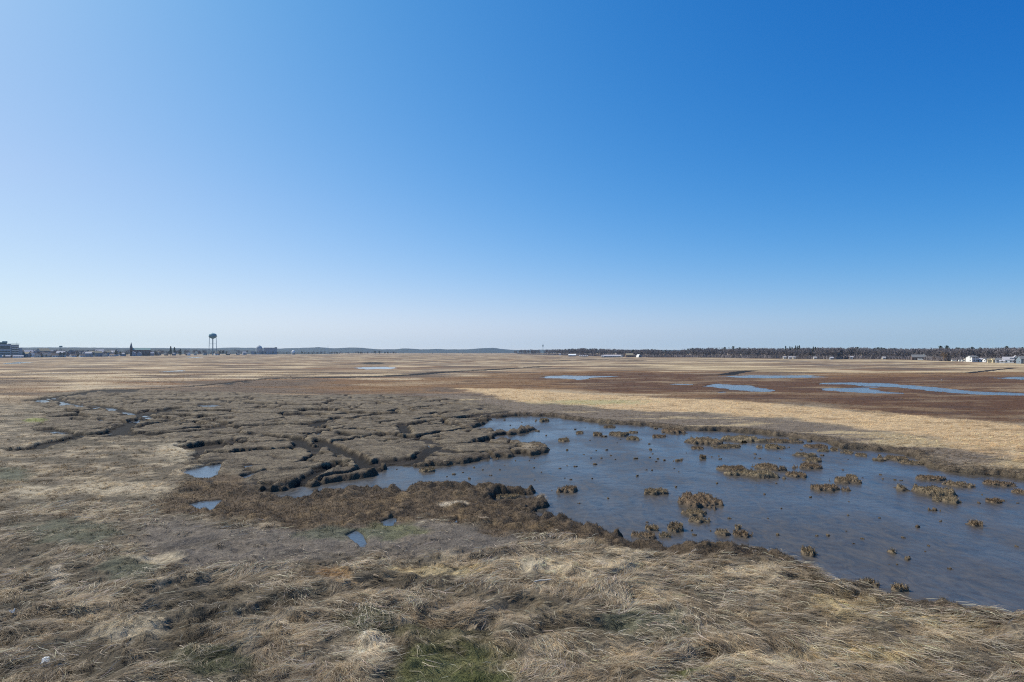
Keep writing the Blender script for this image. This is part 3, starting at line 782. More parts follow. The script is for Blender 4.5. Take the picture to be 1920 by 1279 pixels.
x, y, _ = G(1018, 1098); z = ground_z(x, y)
st = tube([(-.34, -.08, .10), (-.1, .0, .13), (.12, .03, .12), (.34, .06, .14)], [.028, .024, .022, .012])
o = link('driftwood_stick', mesh_of('driftwood_stick', [(*st, 0)], [M_BLEACH]), label='pale bleached stick lying on the matted grass of the near bank', category='stick'); o.location = (x, y, z)
def scrap(u, v, w, label, seed):
    x, y, _ = G(u, v); z = ground_z(x, y); r = np.random.RandomState(seed)
    vs, fs = [], []
    n = 5
    for j in range(n):
        for i in range(n):
            vs.append(((i / (n - 1) - .5) * w + r.normal(0, .02), (j / (n - 1) - .5) * w * .6 + r.normal(0, .02), .09 + .05 * math.sin(i * 1.7 + seed) + r.normal(0, .015)))
    fs = [(j * n + i, j * n + i + 1, (j + 1) * n + i + 1, (j + 1) * n + i) for j in range(n - 1) for i in range(n - 1)]
    vs += [(a, b, c - .015) for a, b, c in vs]; k = n * n
    fs += [tuple(reversed([q + k for q in f])) for f in fs]
    o = link('white_scrap', mesh_of('white_scrap', [(vs, fs, 0)], [M_WHITE]), label=label, category='scrap'); o.location = (x, y, z); o.rotation_euler = (0, 0, seed)
scrap(23, 1161, .14, 'small white scrap in the grass, the upper one near the lower left corner', 1)
scrap(84, 1252, .34, 'larger crumpled white scrap in the grass at the lower left corner', 2)

# a white gull far out on the red-brown marsh
M_GREYW = plain_mat('wing_grey', (.45, .47, .5), .7, .1, 5)
M_BILL = plain_mat('bill_yellow', (.6, .42, .08), .5, .1, 5)
def ellipsoid(c, r, rz=0, nu=12, nv=8, tilt=0):
    V, Q = [], []
    for j in range(nv + 1):
        t = math.pi * j / nv
        for i in range(nu):
            p = 2 * math.pi * i / nu
            q = Vector((r[0] * math.sin(t) * math.cos(p), r[1] * math.sin(t) * math.sin(p), r[2] * math.cos(t)))
            q.rotate(Matrix.Rotation(tilt, 3, 'Y')); V.append(tuple(q + Vector(c)))
    for j in range(nv):
        for i in range(nu):
            Q.append((j * nu + i, (j + 1) * nu + i, (j + 1) * nu + (i + 1) % nu, j * nu + (i + 1) % nu))
    return V, Q
x, y, _ = G(1766, 715)
bt = tube([(.26, 0, .27), (.20, 0, .275), (.08, 0, .285), (-.06, 0, .31), (-.17, 0, .36), (-.21, 0, .43), (-.25, 0, .49), (-.30, 0, .50), (-.345, 0, .49)], [.012, .035, .085, .105, .085, .05, .052, .045, .012], 10)
o = link('gull', mesh_of('gull', [(*bt, 0)], [M_WHITE]), label='small white gull standing on the red-brown marsh below the far houses', category='bird'); o.location = (x, y, ground_z(x, y)); o.rotation_euler = (0, 0, .5); o.scale = (1.25,) * 3
for s in (-1, 1):
    link('wing', mesh_of('wing', [(*tube([(-.14, s * .09, .36), (.0, s * .105, .335), (.14, s * .085, .30), (.32, s * .02, .27)], [.03, .055, .045, .008], 8), 0)], [M_GREYW]), o)
    link('leg', mesh_of('leg', [(*tube([(.0, s * .04, -.02), (.0, s * .04, .24)], [.009, .012], 5), 0)], [M_BILL]), o)
link('bill', mesh_of('bill', [(*tube([(-.34, 0, .49), (-.41, 0, .475)], [.013, .004], 6), 0)], [M_BILL]), o)
# ------------------------------------------------------------------ far shore: woods, town, houses, hills
def P_(u, v, z=0.0):
    x, y, _ = G(u, v); return Vector((x, y, z))
def at_d(u, d): return Vector(((u - U0) / F * d, d, 0))
M_BARK = plain_mat('bare_branches', (.215, .188, .192), .9, .25, .15)
M_BARK2 = plain_mat('tan_branches', (.24, .17, .115), .9, .25, .15)
M_PINE = plain_mat('pine_needles', (.050, .066, .042), .8, .35, .5)
M_TRUNK = plain_mat('tree_bark', (.10, .08, .065), .9, .25, 1)
M_WOODS = plain_mat('wooded_hill', (.022, .030, .034), .9, .35, .02)
M_ROOFG = plain_mat('grey_shingle', (.17, .17, .175), .8, .15, 1)
M_ROOFP = plain_mat('pale_shingle', (.42, .40, .42), .8, .12, 1)
M_ROOFB = plain_mat('brown_shingle', (.16, .12, .10), .8, .15, 1)
M_ROOFT = plain_mat('tan_shingle', (.30, .25, .17), .8, .15, 1)
M_GLASS = plain_mat('window_glass', (.04, .06, .08), .1, .1, 1, 0, .6)
M_YEL = plain_mat('yellow_siding', (.72, .60, .36), .7, .06, 1)
M_GREYS = plain_mat('grey_siding', (.34, .36, .40), .7, .08, 1)
M_BLUES = plain_mat('blue_grey_siding', (.20, .25, .30), .7, .08, 1)
M_BRNS = plain_mat('brown_siding', (.16, .11, .095), .8, .12, 1)
M_REDS = plain_mat('dark_red_siding', (.15, .065, .06), .8, .12, 1)
M_CREAM = plain_mat('cream_siding', (.60, .56, .48), .7, .08, 1)
M_TEAL = plain_mat('tank_paint', (.14, .26, .30), .5, .06, .3)
M_STEEL = plain_mat('steel_paint', (.20, .27, .30), .5, .06, .3)
M_CONC = plain_mat('pale_concrete', (.42, .43, .44), .8, .08, .3)
M_COPPER = plain_mat('green_copper_roof', (.22, .32, .29), .7, .12, .3)

def box(x0, x1, y0, y1, z0, z1):
    v = [(x, y, z) for z in (z0, z1) for y in (y0, y1) for x in (x0, x1)]
    return v, [(0, 2, 3, 1), (4, 5, 7, 6), (0, 1, 5, 4), (2, 6, 7, 3), (0, 4, 6, 2), (1, 3, 7, 5)]
def part(name, parent, shapes, mat):
    return link(name, mesh_of(name, [(v, f, 0) for v, f in shapes], [mat]), parent)
def gable_wall(w, d, h, r):
    """prism: ridge along x"""
    v = [(-w/2, -d/2, -.4), (w/2, -d/2, -.4), (w/2, d/2, -.4), (-w/2, d/2, -.4), (-w/2, -d/2, h), (w/2, -d/2, h), (w/2, d/2, h), (-w/2, d/2, h), (-w/2, 0, h + r), (w/2, 0, h + r)]
    return v, [(0, 1, 5, 4), (2, 3, 7, 6), (1, 2, 6, 9, 5), (3, 0, 4, 8, 7), (0, 3, 2, 1), (4, 5, 9, 8), (6, 7, 8, 9)]
def gable_roof(w, d, h, r, over=.35, t=.22):
    sl = math.hypot(d / 2, r); k = over / sl
    v = []
    for x in (-w/2 - over, w/2 + over):
        for s in (-1, 0, 1):
            y = s * d / 2 * (1 + k) if s else 0; z = h + r + .03 if s == 0 else h - r * k + .03
            v += [(x, y, z), (x, y, z + t)]
    f = [(0, 6, 8, 2), (1, 3, 9, 7), (2, 8, 10, 4), (3, 5, 11, 9), (0, 1, 7, 6), (4, 10, 11, 5), (0, 2, 3, 1), (2, 4, 5, 3), (6, 7, 9, 8), (8, 9, 11, 10)]
    return v, f
def window(root, x, y, z, w, h, face='y-', frame=None):
    o = link('window', mesh_of('window', [(*box(-w/2 - .12, w/2 + .12, -.06, .06, -h/2 - .12, h/2 + .12), 0)], [frame or M_WHITE]), root)
    p = link('pane', mesh_of('pane', [(*box(-w/2, w/2, -.09, -.055, -h/2, h/2), 0)], [M_GLASS]), o)
    o.location = (x, y, z); o.rotation_euler = (0, 0, {'y-': 0, 'x-': -math.pi/2, 'x+': math.pi/2}[face])
    return o
def house(name, label, cat, loc, rz, w, d, h, r, wall, roof, wins=2, chim=True, group=None, storeys=1, door=True):
    t = thing(name, label, cat, loc, rz, group); t.scale = (.88,) * 3
    part('wall', t, [gable_wall(w, d, h, r)], wall)
    rf = part('roof', t, [gable_roof(w, d, h, r)], roof)
    if chim: part('chimney', rf, [box(w * .2, w * .2 + .8, .2, 1.0, h + r * .4, h + r + 1.0)], M_BRNS)
    for s in range(storeys):
        for k in range(wins):
            window(t, -w/2 + w * (k + .7) / (wins + .4), -d/2 - .02, 1.6 + 2.7 * s, 1.1, 1.3, frame=M_CREAM if wall is M_WHITE else M_WHITE)
        window(t, -w/2 - .02, -d * .22, 1.6 + 2.7 * s, 1.0, 1.3, 'x-'); window(t, w/2 + .02, -d * .2, 1.6 + 2.7 * s, 1.0, 1.3, 'x+')
    if door: part('door', t, [box(w * .36, w * .36 + .95, -d/2 - .08, -d/2 + .05, 0, 2.1)], M_BRNS)
    return t

# hills on the horizon
prof = np.array([(-2600,654),(-900,653),(-300,654),(0,651.5),(120,651),(240,652),(300,652.3),(400,653),(430,651.3),(480,652),(520,653.4),(570,652),(600,650.8),(625,653),(655,651.3),(680,652),(695,653.8),(715,655),(740,654.6),(757,653.2),(772,653.4),(790,655),(820,654.2),(845,655),(880,654.6),(905,652.6),(925,652),(945,654.6),(965,656),(1000,655.6),(1045,655.4),(1100,655.4),(1300,656),(2000,655),(4000,655)], float)
na, nb = 900, 14
hu = np.linspace(-2500, 3900, na); hy = np.linspace(5000, 7200, nb)
zt = ((V0 - np.interp(hu, prof[:, 0], prof[:, 1])) / F * 6000 + H) + 2.0 * fbm(hu * .11, hu * 0, 401, 3)
shape = np.interp(hy, [5000, 5500, 6000, 6500, 7200], [0, .45, 1, .7, 0])
HX = (hu[None, :] - U0) / F * hy[:, None]
HZ = shape[:, None] * zt[None, :] - 1 + 2.5 * fbm((HX * .02).ravel(), (hy[:, None] * .02 + 0 * HX).ravel(), 405, 3).reshape(HX.shape) * shape[:, None]
HV = np.stack([HX.ravel(), np.repeat(hy, na), HZ.ravel()], 1)
link('hills', np_mesh('hills', HV, grid_faces(nb, na), M_WOODS, True), kind='structure')

pu = np.array([-2600, -600, -200, 0, 60, 140, 230, 300, 380, 440, 500, 560, 640, 3900], float); pv = np.array([655, 654, 653.5, 652.5, 652.6, 652.2, 653, 653.4, 654.6, 655.6, 657.4, 660, 663, 668])
z2 = (V0 - np.interp(hu, pu, pv)) / F * 3000 + H + 1.4 * fbm(hu * .16, hu * 0 + 4, 411, 3)
hy2 = np.linspace(2300, 4200, nb); sh2 = np.interp(hy2, [2300, 2600, 3000, 3500, 4200], [0, .5, 1, .7, 0])
HV = np.stack([((hu[None, :] - U0) / F * hy2[:, None]).ravel(), np.repeat(hy2, na), (sh2[:, None] * z2[None, :] - 1).ravel()], 1)
link('hills', np_mesh('hills', HV, grid_faces(nb, na), M_WOODS, True), kind='structure')
# ---- trees
def bare_mesh(seed, mat, h=12.0, spread=.36, twigs=560, tw=.19):
    r = random.Random(seed); V, Q = [], []
    def add(v, q):
        o = len(V); V.extend(v); Q.extend([tuple(o + i for i in f) for f in q])
    tips = []
    def grow(p, d, L, rad, lev):
        q = p + d * L * .5 + Vector((r.gauss(0, .06), r.gauss(0, .06), 0)) * L
        e = q + (d + Vector((r.gauss(0, .15), r.gauss(0, .15), .1))).normalized() * L * .5
        add(*tube([p, q, e], [rad, rad * .75, rad * .5], 4 if lev else 6))
        if lev == 3:
            tips.append((p, e)); return
        n = (7, 4, 3)[lev]
        for i in range(n):
            t = r.uniform(.22 if lev == 0 else .3, 1.0) if i else 1.0
            b = p + (e - p) * t; a = r.uniform(0, 6.283)
            nd = (d * (1.0 if i else 1.6) + Vector((math.cos(a), math.sin(a), r.uniform(.0, .5))) * (.85 if lev else .75)).normalized()
            grow(b, nd, L * r.uniform(.48, .72), rad * .5, lev + 1)
    grow(Vector((0, 0, -.3)), Vector((r.gauss(0, .04), r.gauss(0, .04), 1)).normalized(), h * .48, h * .018, 0)
    k = 0
    while k < twigs:
        p, e = r.choice(tips); b = p + (e - p) * r.uniform(.2, 1)
        dd = Vector((r.gauss(0, 1), r.gauss(0, 1), r.gauss(.5, .7))).normalized() * r.uniform(.5, 1.5) * h / 12
        s = dd.cross(Vector((r.gauss(0, 1), r.gauss(0, 1), r.gauss(0, 1)))).normalized() * tw * r.uniform(.5, 1.4)
        add([b - s, b + s, b + dd], [(0, 1, 2)]); k += 1
    zmax = max(v[2] for v in V)
    V2 = [(v[0] * h / zmax, v[1] * h / zmax, v[2] * h / zmax) for v in V]
    return mesh_of('bare_tree', [(V2, Q, 0)], [mat])
def pine_parts(seed, h=14.0, conic=False, n=70):
    r = random.Random(seed)
    tr = tube([(0, 0, -.3), (r.gauss(0, .1), r.gauss(0, .1), h * .5), (0, 0, h * .97)], [h * .018, h * .012, .03], 6)
    V, Q = [], []
    for i in range(n):
        t = (i + .5) / n
        if conic:
            z = h * (.12 + .88 * t); R = h * .17 * (1 - t) * r.uniform(.6, 1.1) + .12
        else:
            z = h * (.38 + .60 * t); R = h * .24 * math.sin(math.pi * min(1, .22 + .72 * t)) * r.uniform(.35, 1.05)
        a = r.uniform(0, 6.283); c = Vector((math.cos(a) * R * .75, math.sin(a) * R * .75, z))
        cs = (R * .6 + .35) * (1 if not conic else .8)
        for k in range(14):
            p = c + Vector((r.gauss(0, .45) * cs, r.gauss(0, .45) * cs, r.gauss(0, .24) * cs))
            s = Vector((r.gauss(0, 1), r.gauss(0, 1), r.gauss(0, .5))).normalized() * r.uniform(.2, .5); u = Vector((r.gauss(0, 1), r.gauss(0, 1), r.gauss(0, .6))).normalized() * r.uniform(.15, .35)
            o = len(V); V.extend([p - s, p + u, p + s, p - u]); Q.append((o, o + 1, o + 2, o + 3))
    me = mesh_of('trunk', [(*tr, 0)], [M_TRUNK]); mc = mesh_of('crown', [(V, Q, 0)], [M_PINE])
    return me, mc
BARE = [bare_mesh(40 + k, M_BARK) for k in range(7)]
PINE = [pine_parts(60 + k) for k in range(4)]
SPRUCE = [pine_parts(70 + k, conic=True, n=80) for k in range(3)]
def conifer(name, label, kind, loc, h, seed, group=None, wide=1.0):
    t = thing(name, label, 'tree', loc, seed * 1.3, group)
    a, b = (PINE if kind == 'pine' else SPRUCE)[seed % (4 if kind == 'pine' else 3)]
    s = h / 14.0; t.scale = (s * wide, s * wide, s)
    link('trunk', a, t); link('crown', b, t)
    return t
WB = np.array([(900,663.6),(960,664),(1000,665),(1045,666),(1130,668.6),(1200,670),(1290,670.3),(1330,670.6),(1400,671.8),(1500,673),(1560,674.2),(1600,673),(1680,674),(1720,675),(1760,677.3),(1800,678),(1850,678.6),(1890,680.5),(1920,682),(2050,686),(2400,690)], float)
WT = np.array([(900,658),(960,657),(1000,656.5),(1045,656),(1090,653.5),(1140,654.5),(1190,656),(1210,655.5),(1270,657),(1290,654),(1320,652.5),(1440,653),(1470,652.5),(1560,652),(1600,651.5),(1660,653),(1700,653.5),(1740,653.5),(1765,652.5),(1800,653),(1850,653),(1890,651.5),(1920,651.5),(2400,649)], float)
wb_ = lambda u: H * F / (np.interp(u, WB[:, 0], WB[:, 1]) - V0)
wt_ = lambda u: np.interp(u, WT[:, 0], WT[:, 1])
# the wood behind: one mass
r = random.Random(5)
bV = [np.array([v.co[:] for v in m.vertices]) for m in BARE]
bF = [[np.array([p.vertices[:] for p in m.polygons if len(p.vertices) == n]) for n in (3, 4)] for m in BARE]
VV, F3, F4, off = [], [], [], 0
for i in range(820):
    u = r.uniform(965, 2180); d = wb_(u) * (1 + r.uniform(.03, .20)); top = wt_(u) + r.uniform(-2.2, .8)
    h = (V0 - top) / F * d + H; k = r.randrange(7); a = r.uniform(0, 6.28); s = h / 12.0; sw = s * r.uniform(.8, 1.15)
    v = bV[k]; c, sn = math.cos(a), math.sin(a); p = at_d(u, d)
    VV.append(np.stack([(v[:, 0] * c - v[:, 1] * sn) * sw + p.x, (v[:, 0] * sn + v[:, 1] * c) * sw + p.y, v[:, 2] * s - .3], 1))
    F3.append(bF[k][0] + off); F4.append(bF[k][1] + off); off += len(v)
link('woodland', np_mesh('woodland', np.concatenate(VV), [np.concatenate(F3), np.concatenate(F4)], M_BARK), kind='stuff')
# brush under the wood
n = 60000
bu = rng.uniform(970, 2150, n); bd = np.interp(bu, WB[:, 0], H * F / (WB[:, 1] - V0)) * (1 + rng.uniform(.0, .10, n))
bx = (bu - U0) / F * bd
link('undergrowth', blades('undergrowth', M_BARK, bx, bd, np.full(n, -.1), rng.uniform(0, 6.28, n), rng.uniform(.5, 1.6, n), rng.uniform(.2, .6, n), rng.uniform(.8, 4.5, n), np.tile([.16, .135, .12], (n, 1)), .8, 1.4), kind='stuff')
# the wood's front row, tree by tree
gap = [(1060,1084),(1126,1170),(1194,1203),(1592,1600),(1708,1757),(1813,1846),(1851,1878),(1880,1925)]
u = 1046.0; i = 0
while u < 2080:
    d = wb_(u) * (1 + r.uniform(.0, .035)); top = wt_(u) + r.uniform(-.5, 5.5)
    if any(a <= u <= b for a, b in gap): d *= 1.05; top -= 2.5
    h = (V0 - top) / F * d + H
    o = link('bare_tree', BARE[i % 7], label='bare grey leafless tree in the front row of the wood on the right shore', category='tree', group='bare trees in front of the wood')
    o.location = at_d(u, d); s = h / 12; o.scale = (s * r.uniform(.8, 1.1),) * 2 + (s,); o.rotation_euler = (0, 0, r.uniform(0, 6))
    u += r.uniform(4, 10) * (700 / d) ** .5; i += 1
ORD = 'first second third fourth fifth sixth seventh eighth ninth tenth eleventh twelfth thirteenth fourteenth fifteenth sixteenth seventeenth eighteenth nineteenth twentieth twenty-first twenty-second twenty-third twenty-fourth twenty-fifth twenty-sixth twenty-seventh twenty-eighth twenty-ninth thirtieth'.split()
def row(us, tops, kind, phrase, group, dk=1.06, wide=1.0, dd=None):
    for i, (u, tp) in enumerate(zip(us, tops)):
        d = dd[i] if dd else wb_(u) * dk
        lab = ORD[i] + ' from the left of ' + phrase
        tp = tp + (1.0 if wide > 1.15 else .3)
        conifer('pine_tree' if kind == 'pine' else 'spruce_tree', lab, kind, at_d(u, d), (V0 - tp) / F * d + H, int(u) % 12, group, wide)
row([1473,1481,1485,1492,1496,1499,1525,1529], [648.6,649.6,650.3,647.8,648.3,647.6,650,650.4], 'spruce', 'the spiky dark spruces poking above the bare wood', 'spiky spruces on the skyline')
row([1048,1054,1060,1067,1074,1082,1090,1097,1102,1111,1119,1126,1133], [655,654,653.3,653,653.6,653.8,653.2,652.6,653.5,653,652.8,652.7,653.2], 'pine', 'the dark pines in a row behind the white-roofed sheds', 'pines behind the sheds', 1.15, 1.25)
row([1178,1187,1196,1210,1216,1222,1228,1240,1248,1256,1266], [655,654.3,654.8,654,653.8,653.6,653.8,655,655.2,655.4,656], 'pine', 'the low dark pines along the dip in the skyline', 'pines along the skyline dip', 1.15, 1.3)
row([1290,1298,1359,1375,1387], [653,652.3,650.4,648.6,650.8], 'pine', 'the lone dark pines over the bare wood', 'pines over the wood', 1.08)
row([1576,1608,1640,1647,1652,1657,1676], [651.5,650,651.8,651,651,652,652], 'pine', 'the dark pines left of the tall pair on the skyline', 'pines left of the tall pair', 1.08, 1.1)
for u, tp, lab in ((1764, 648.2, 'left one of the two tall dark pines above the tan willow'), (1776, 647.6, 'right one of the two tall dark pines above the tan willow')):
    d = wb_(u) * 1.12; conifer('pine_tree', lab, 'pine', at_d(u, d), (V0 - tp) / F * d + H, int(u) % 4, 'the tall pair of pines', 1.15)
row([1795,1798,1805,1823,1838,1846,1888,1917], [651,651.4,652,650,651,652,648.4,650.5], 'pine', 'the dark pines on the skyline above the white houses', 'pines above the white houses', 1.18, 1.1)
# a tan willow in front of the wood
wm = bare_mesh(99, M_BARK2, 12, .5, 700, .11)
o = link('willow_tree', wm, label='tan brown leafless willow standing out before the grey wood, below the tall pine pair', category='tree'); d = 548; o.location = at_d(1770, d); hh_ = (V0 - 656) / F * d + H; o.scale = (hh_ / 12 * 1.15,) * 2 + (hh_ / 12,)
o = o.copy(); COL.objects.link(o); o['label'] = 'smaller tan bush left of the tan willow, beside the brown house'; o['category'] = 'bush'; o.name = 'willow_bush'; o.location = at_d(1752, 575); o.scale = (.55, .55, .45)

# ---- houses on the right shore
def face(u): return -math.atan2((u - U0) / F, 1.0)
d = 519; p = at_d(1823, d)
house('white_house', 'white two-storey house with a shaded blue-grey side, left end of the white houses', 'house', p, face(1823) + .75, 7.5, 7.5, 4.6, 1.7, M_WHITE, M_ROOFG, 2, True, None, 2)
house('white_garage', 'low white garage with a grey roof joined right of the two-storey white house', 'garage', at_d(1840, d - 1), face(1840) + .1, 6.0, 5, 2.3, 1.4, M_WHITE, M_ROOFP, 1, False)
d = 480
house('yellow_house', 'small pale yellow house with a tan roof, between the white houses', 'house', at_d(1866, d), face(1866) + .45, 6.6, 5.5, 2.6, 1.5, M_YEL, M_ROOFT, 2, False)
house('yellow_shed', 'tiny yellow shed just left of the pale yellow house', 'shed', at_d(1854.5, d + 2), face(1854) + .3, 2.6, 2.6, 2.4, 1.2, M_YEL, M_ROOFT, 0, False, door=False)
d = 457; c = at_d(1904, d)
t = house('gabled_white_house', 'tall white house with a steep front gable and pale-roofed wing at right', 'house', c, face(1904) + .15 + math.pi / 2, 6.5, 4.6, 4.2, 2.6, M_WHITE, M_ROOFP, 1, False, None, 2, False)
for z, s in ((1.3, 1.6), (4.0, 1.2)): window(t, -3.27, .3, z, s, 1.3, 'x-', M_GREYS)
w = house('porch_wing', 'long pale-roofed white wing with a porch, left of the steep front gable', 'house', at_d(1890, d + 1.5), face(1890) + .12, 7.6, 5.2, 3.1, 2.5, M_WHITE, M_ROOFP, 2, False, door=True)
part('dormer', w, [box(.9, 2.8, -2.3, -.6, 3.3, 5.0)], M_GREYS); part('porch', w, [box(-3.6, 3.6, -4.2, -2.62, -.3, .9)], M_WHITE)
house('white_shed', 'low white shed with two bays at the left foot of the porch wing', 'shed', at_d(1879, d - 1), face(1879), 3.6, 3.2, 1.9, .8, M_WHITE, M_ROOFP, 1, False, door=False)
house('slate_house', 'dark blue-grey house with white lower wall cut by the right photo edge', 'house', at_d(1920, 440), face(1920) + .5, 8, 7, 4.0, 2.6, M_BLUES, M_ROOFG, 2, True, None, 1)
house('cream_house', 'cream house half outside the frame beyond the slate one', 'house', at_d(1966, 430), face(1966) + .2, 8, 6, 3.6, 2.2, M_CREAM, M_ROOFB, 2)
house('white_bungalow', 'tiny white bungalow tucked between the white garage and the yellow shed', 'house', at_d(1849, 500), face(1849) + .7, 4.2, 4, 2.4, 1.6, M_WHITE, M_ROOFG, 1, False, door=False)
house('grey_bungalow', 'small grey bungalow with a dark roof right of the pale yellow house', 'house', at_d(1873, 474), face(1873) + .2, 4.6, 4.5, 2.5, 1.8, M_GREYS, M_ROOFG, 1, False, door=False)
house('cream_cottage', 'small cream cottage at the wood edge left of the two-storey white house', 'house', at_d(1812, 530), face(1812) + .5, 4, 4, 2.2, 1.3, M_CREAM, M_ROOFB, 1, False, door=False)
d = 622
t = house('brown_house', 'broad brown house with a grey roof among bare trees, left of the tan willow', 'house', at_d(1721, d), face(1721) + .2, 13.5, 8, 3.6, 3.2, M_BRNS, M_ROOFG, 3, False, None, 1)
house('brown_annex', 'long low grey-roofed brown building just right of the broad brown house', 'house', at_d(1746, d + 6), face(1746) - .1, 12, 7, 3.0, 3.0, M_BRNS, M_ROOFG, 3, False)
part('chimney', t, [box(6.0, 7.2, -.6, .6, 3.0, 8.0)], M_CREAM)
def van(label, u, d, rz, col, s=1.0):
    t = thing('parked_van', label, 'van', at_d(u, d), rz); t.scale = (s,) * 3
    v = [(-2.4, -.9, .35), (2.4, -.9, .35), (2.4, .9, .35), (-2.4, .9, .35), (-2.4, -.85, 2.1), (1.1, -.85, 2.1), (1.1, .85, 2.1), (-2.4, .85, 2.1), (2.4, -.9, 1.1), (2.4, .9, 1.1), (1.75, -.88, 1.2), (1.75, .88, 1.2)]
    f = [(0, 3, 2, 1), (0, 1, 8, 10, 5, 4), (3, 7, 6, 11, 9, 2), (4, 5, 6, 7), (0, 4, 7, 3), (1, 2, 9, 8), (8, 9, 11, 10), (10, 11, 6, 5)]
    part('body', t, [(v, f)], col); part('window', t, [box(-2.0, .9, -.92, -.84, 1.35, 1.9)], M_GLASS)
    for x in (-1.5, 1.5):
        for y in (-.85, .65): 
            vv = [(x + .36 * math.cos(a), yy, .36 + .36 * math.sin(a)) for yy in (y, y + .2) for a in np.linspace(0, 2 * math.pi, 12, endpoint=False)]
            part('wheel', t, [(vv, [tuple(range(11, -1, -1)), tuple(range(12, 24))] + [(k, (k + 1) % 12, 12 + (k + 1) % 12, 12 + k) for k in range(12)])], M_GLASS)
    return t
van('white van parked in front of the broad brown house', 1726, 612, face(1726) + .1, M_WHITE)
for u, lab in ((1789, 'leftmost of three white vans parked along the wood edge right of the willow'), (1802, 'middle of three white vans parked along the wood edge right of the willow'), (1808, 'rightmost of three white vans parked along the wood edge right of the willow')):
    van(lab, u, wb_(u) * .99, face(u) + .4, M_WHITE, .8)
d = 735
house('white_cottage', 'bright white cottage standing alone before the wood, right end of a dark red barn', 'house', at_d(1596, d), face(1596) + .3, 4.6, 4, 2.7, 1.3, M_WHITE, M_ROOFP, 1, False)
house('red_barn', 'long low dark red barn left of the bright white cottage', 'barn', at_d(1584, d + 5), face(1584), 12, 7, 2.8, 1.6, M_REDS, M_ROOFB, 3, False)
for u, wd, m, lab in ((1471, 4, M_CREAM, 'small cream cottage half hidden in trees below the spiky spruces'), (1482, 5, M_GREYS, 'small grey cottage right of the cream one below the spiky spruces'), (1489, 3.5, M_CREAM, 'narrow cream cottage right of the small grey one below the spruces'), (1528, 4, M_CREAM, 'lone cream cottage at the wood edge right of the spruces'), (1559, 4, M_GREYS, 'little grey cottage at the wood edge left of the red barn'), (1657, 4, M_CREAM, 'little cream cottage at the wood edge under the dark pine clump')):
    house('cottage', lab, 'house', at_d(u, wb_(u) * 1.0), face(u) + .3, wd, wd, 2.2, 1.2, m, M_ROOFP, 1, False, door=False)
d = 962
t = house('long_shed', 'long low dark shed with a pale roof across the middle of the shore', 'shed', at_d(1148, d), face(1148) + .05, 33, 9, 2.4, 2.2, M_GREYS, M_ROOFP, 8, False)
house('white_gabled_hut', 'small white gabled hut at the right end of the long dark shed', 'hut', at_d(1166, d - 6), face(1166) + 1.5, 5, 3, 2.8, 1.8, M_WHITE, M_ROOFP, 0, False, door=False)
house('low_pale_lean_to', 'low pale lean-to shed at the left end of the long dark shed', 'shed', at_d(1130, d - 4), face(1130), 5, 5, 1.6, 1.6, M_CREAM, M_ROOFP, 1, False, door=False)
house('tan_roofed_barn', 'tan-roofed barn among the trees right of the long dark shed', 'barn', at_d(1180, d + 14), face(1180) + .2, 14, 9, 4.0, 3.5, M_BRNS, M_ROOFT, 3, False)
d = 1150
house('white_roofed_shed', 'broad white-roofed shed in front of the row of pines', 'shed', at_d(1073, d), face(1073), 17, 9, 2.8, 2.4, M_GREYS, M_WHITE, 4, False)
house('low_white_shed', 'very low long white shed right of the broad white-roofed one', 'shed', at_d(1094, d - 20), face(1094), 20, 6, 1.4, .9, M_CREAM, M_ROOFP, 4, False, door=False)
house('white_hut', 'tiny white hut alone at the left end of the right shore', 'hut', at_d(1050, 1500), face(1050), 4, 4, 3.6, 2.6, M_WHITE, M_ROOFP, 0, False, door=False)
t = thing('arched_barn', 'white arched barn shaped like half a barrel, right of the long dark shed', 'barn', at_d(1198, 955), face(1198) + .5)
arc = [(3.0 * math.cos(a), 5.0 * math.sin(a)) for a in np.linspace(0, math.pi, 15)]
v = [(x, y, z - .2) for y in (-4, 4) for x, z in arc]; part('roof', t, [(v, [(k, k + 1, 16 + k, 15 + k) for k in range(14)])], M_WHITE)
v = [(x * .97, y, z * .97 - .2) for y in (-3.8, 3.8) for x, z in arc]; part('wall', t, [(v, [tuple(range(15)), tuple(range(29, 14, -1))])], M_BLUES)
part('door', t, [box(-1.1, 1.1, -3.95, -3.82, 0, 2.6)], M_BRNS)
t = thing('radio_mast', 'thin radio mast with a thicker antenna head above the hills near the photo centre', 'mast', at_d(1018, 1700))
zt_ = lambda v, d: (V0 - v) / F * d + H
part('pole', t, [tube([(0, 0, 0), (0, 0, zt_(644.5, 1700))], [.9, .35], 8)], M_STEEL)
part('antenna', t, [tube([(0, 0, zt_(650.5, 1700)), (0, 0, zt_(649, 1700)), (0, 0, zt_(647, 1700)), (0, 0, zt_(646, 1700))], [.8, 1.9, 1.7, .5], 10)], M_STEEL)
t = thing('thin_mast', 'very thin dark mast on the hill left of the photo centre', 'mast', at_d(615, 3000))
part('pole', t, [tube([(0, 0, 0), (0, 0, zt_(647, 3000))], [1.0, .5], 6)], M_STEEL)
part('base', t, [box(-2, 2, -2, 2, -.2, 3)], M_CONC)

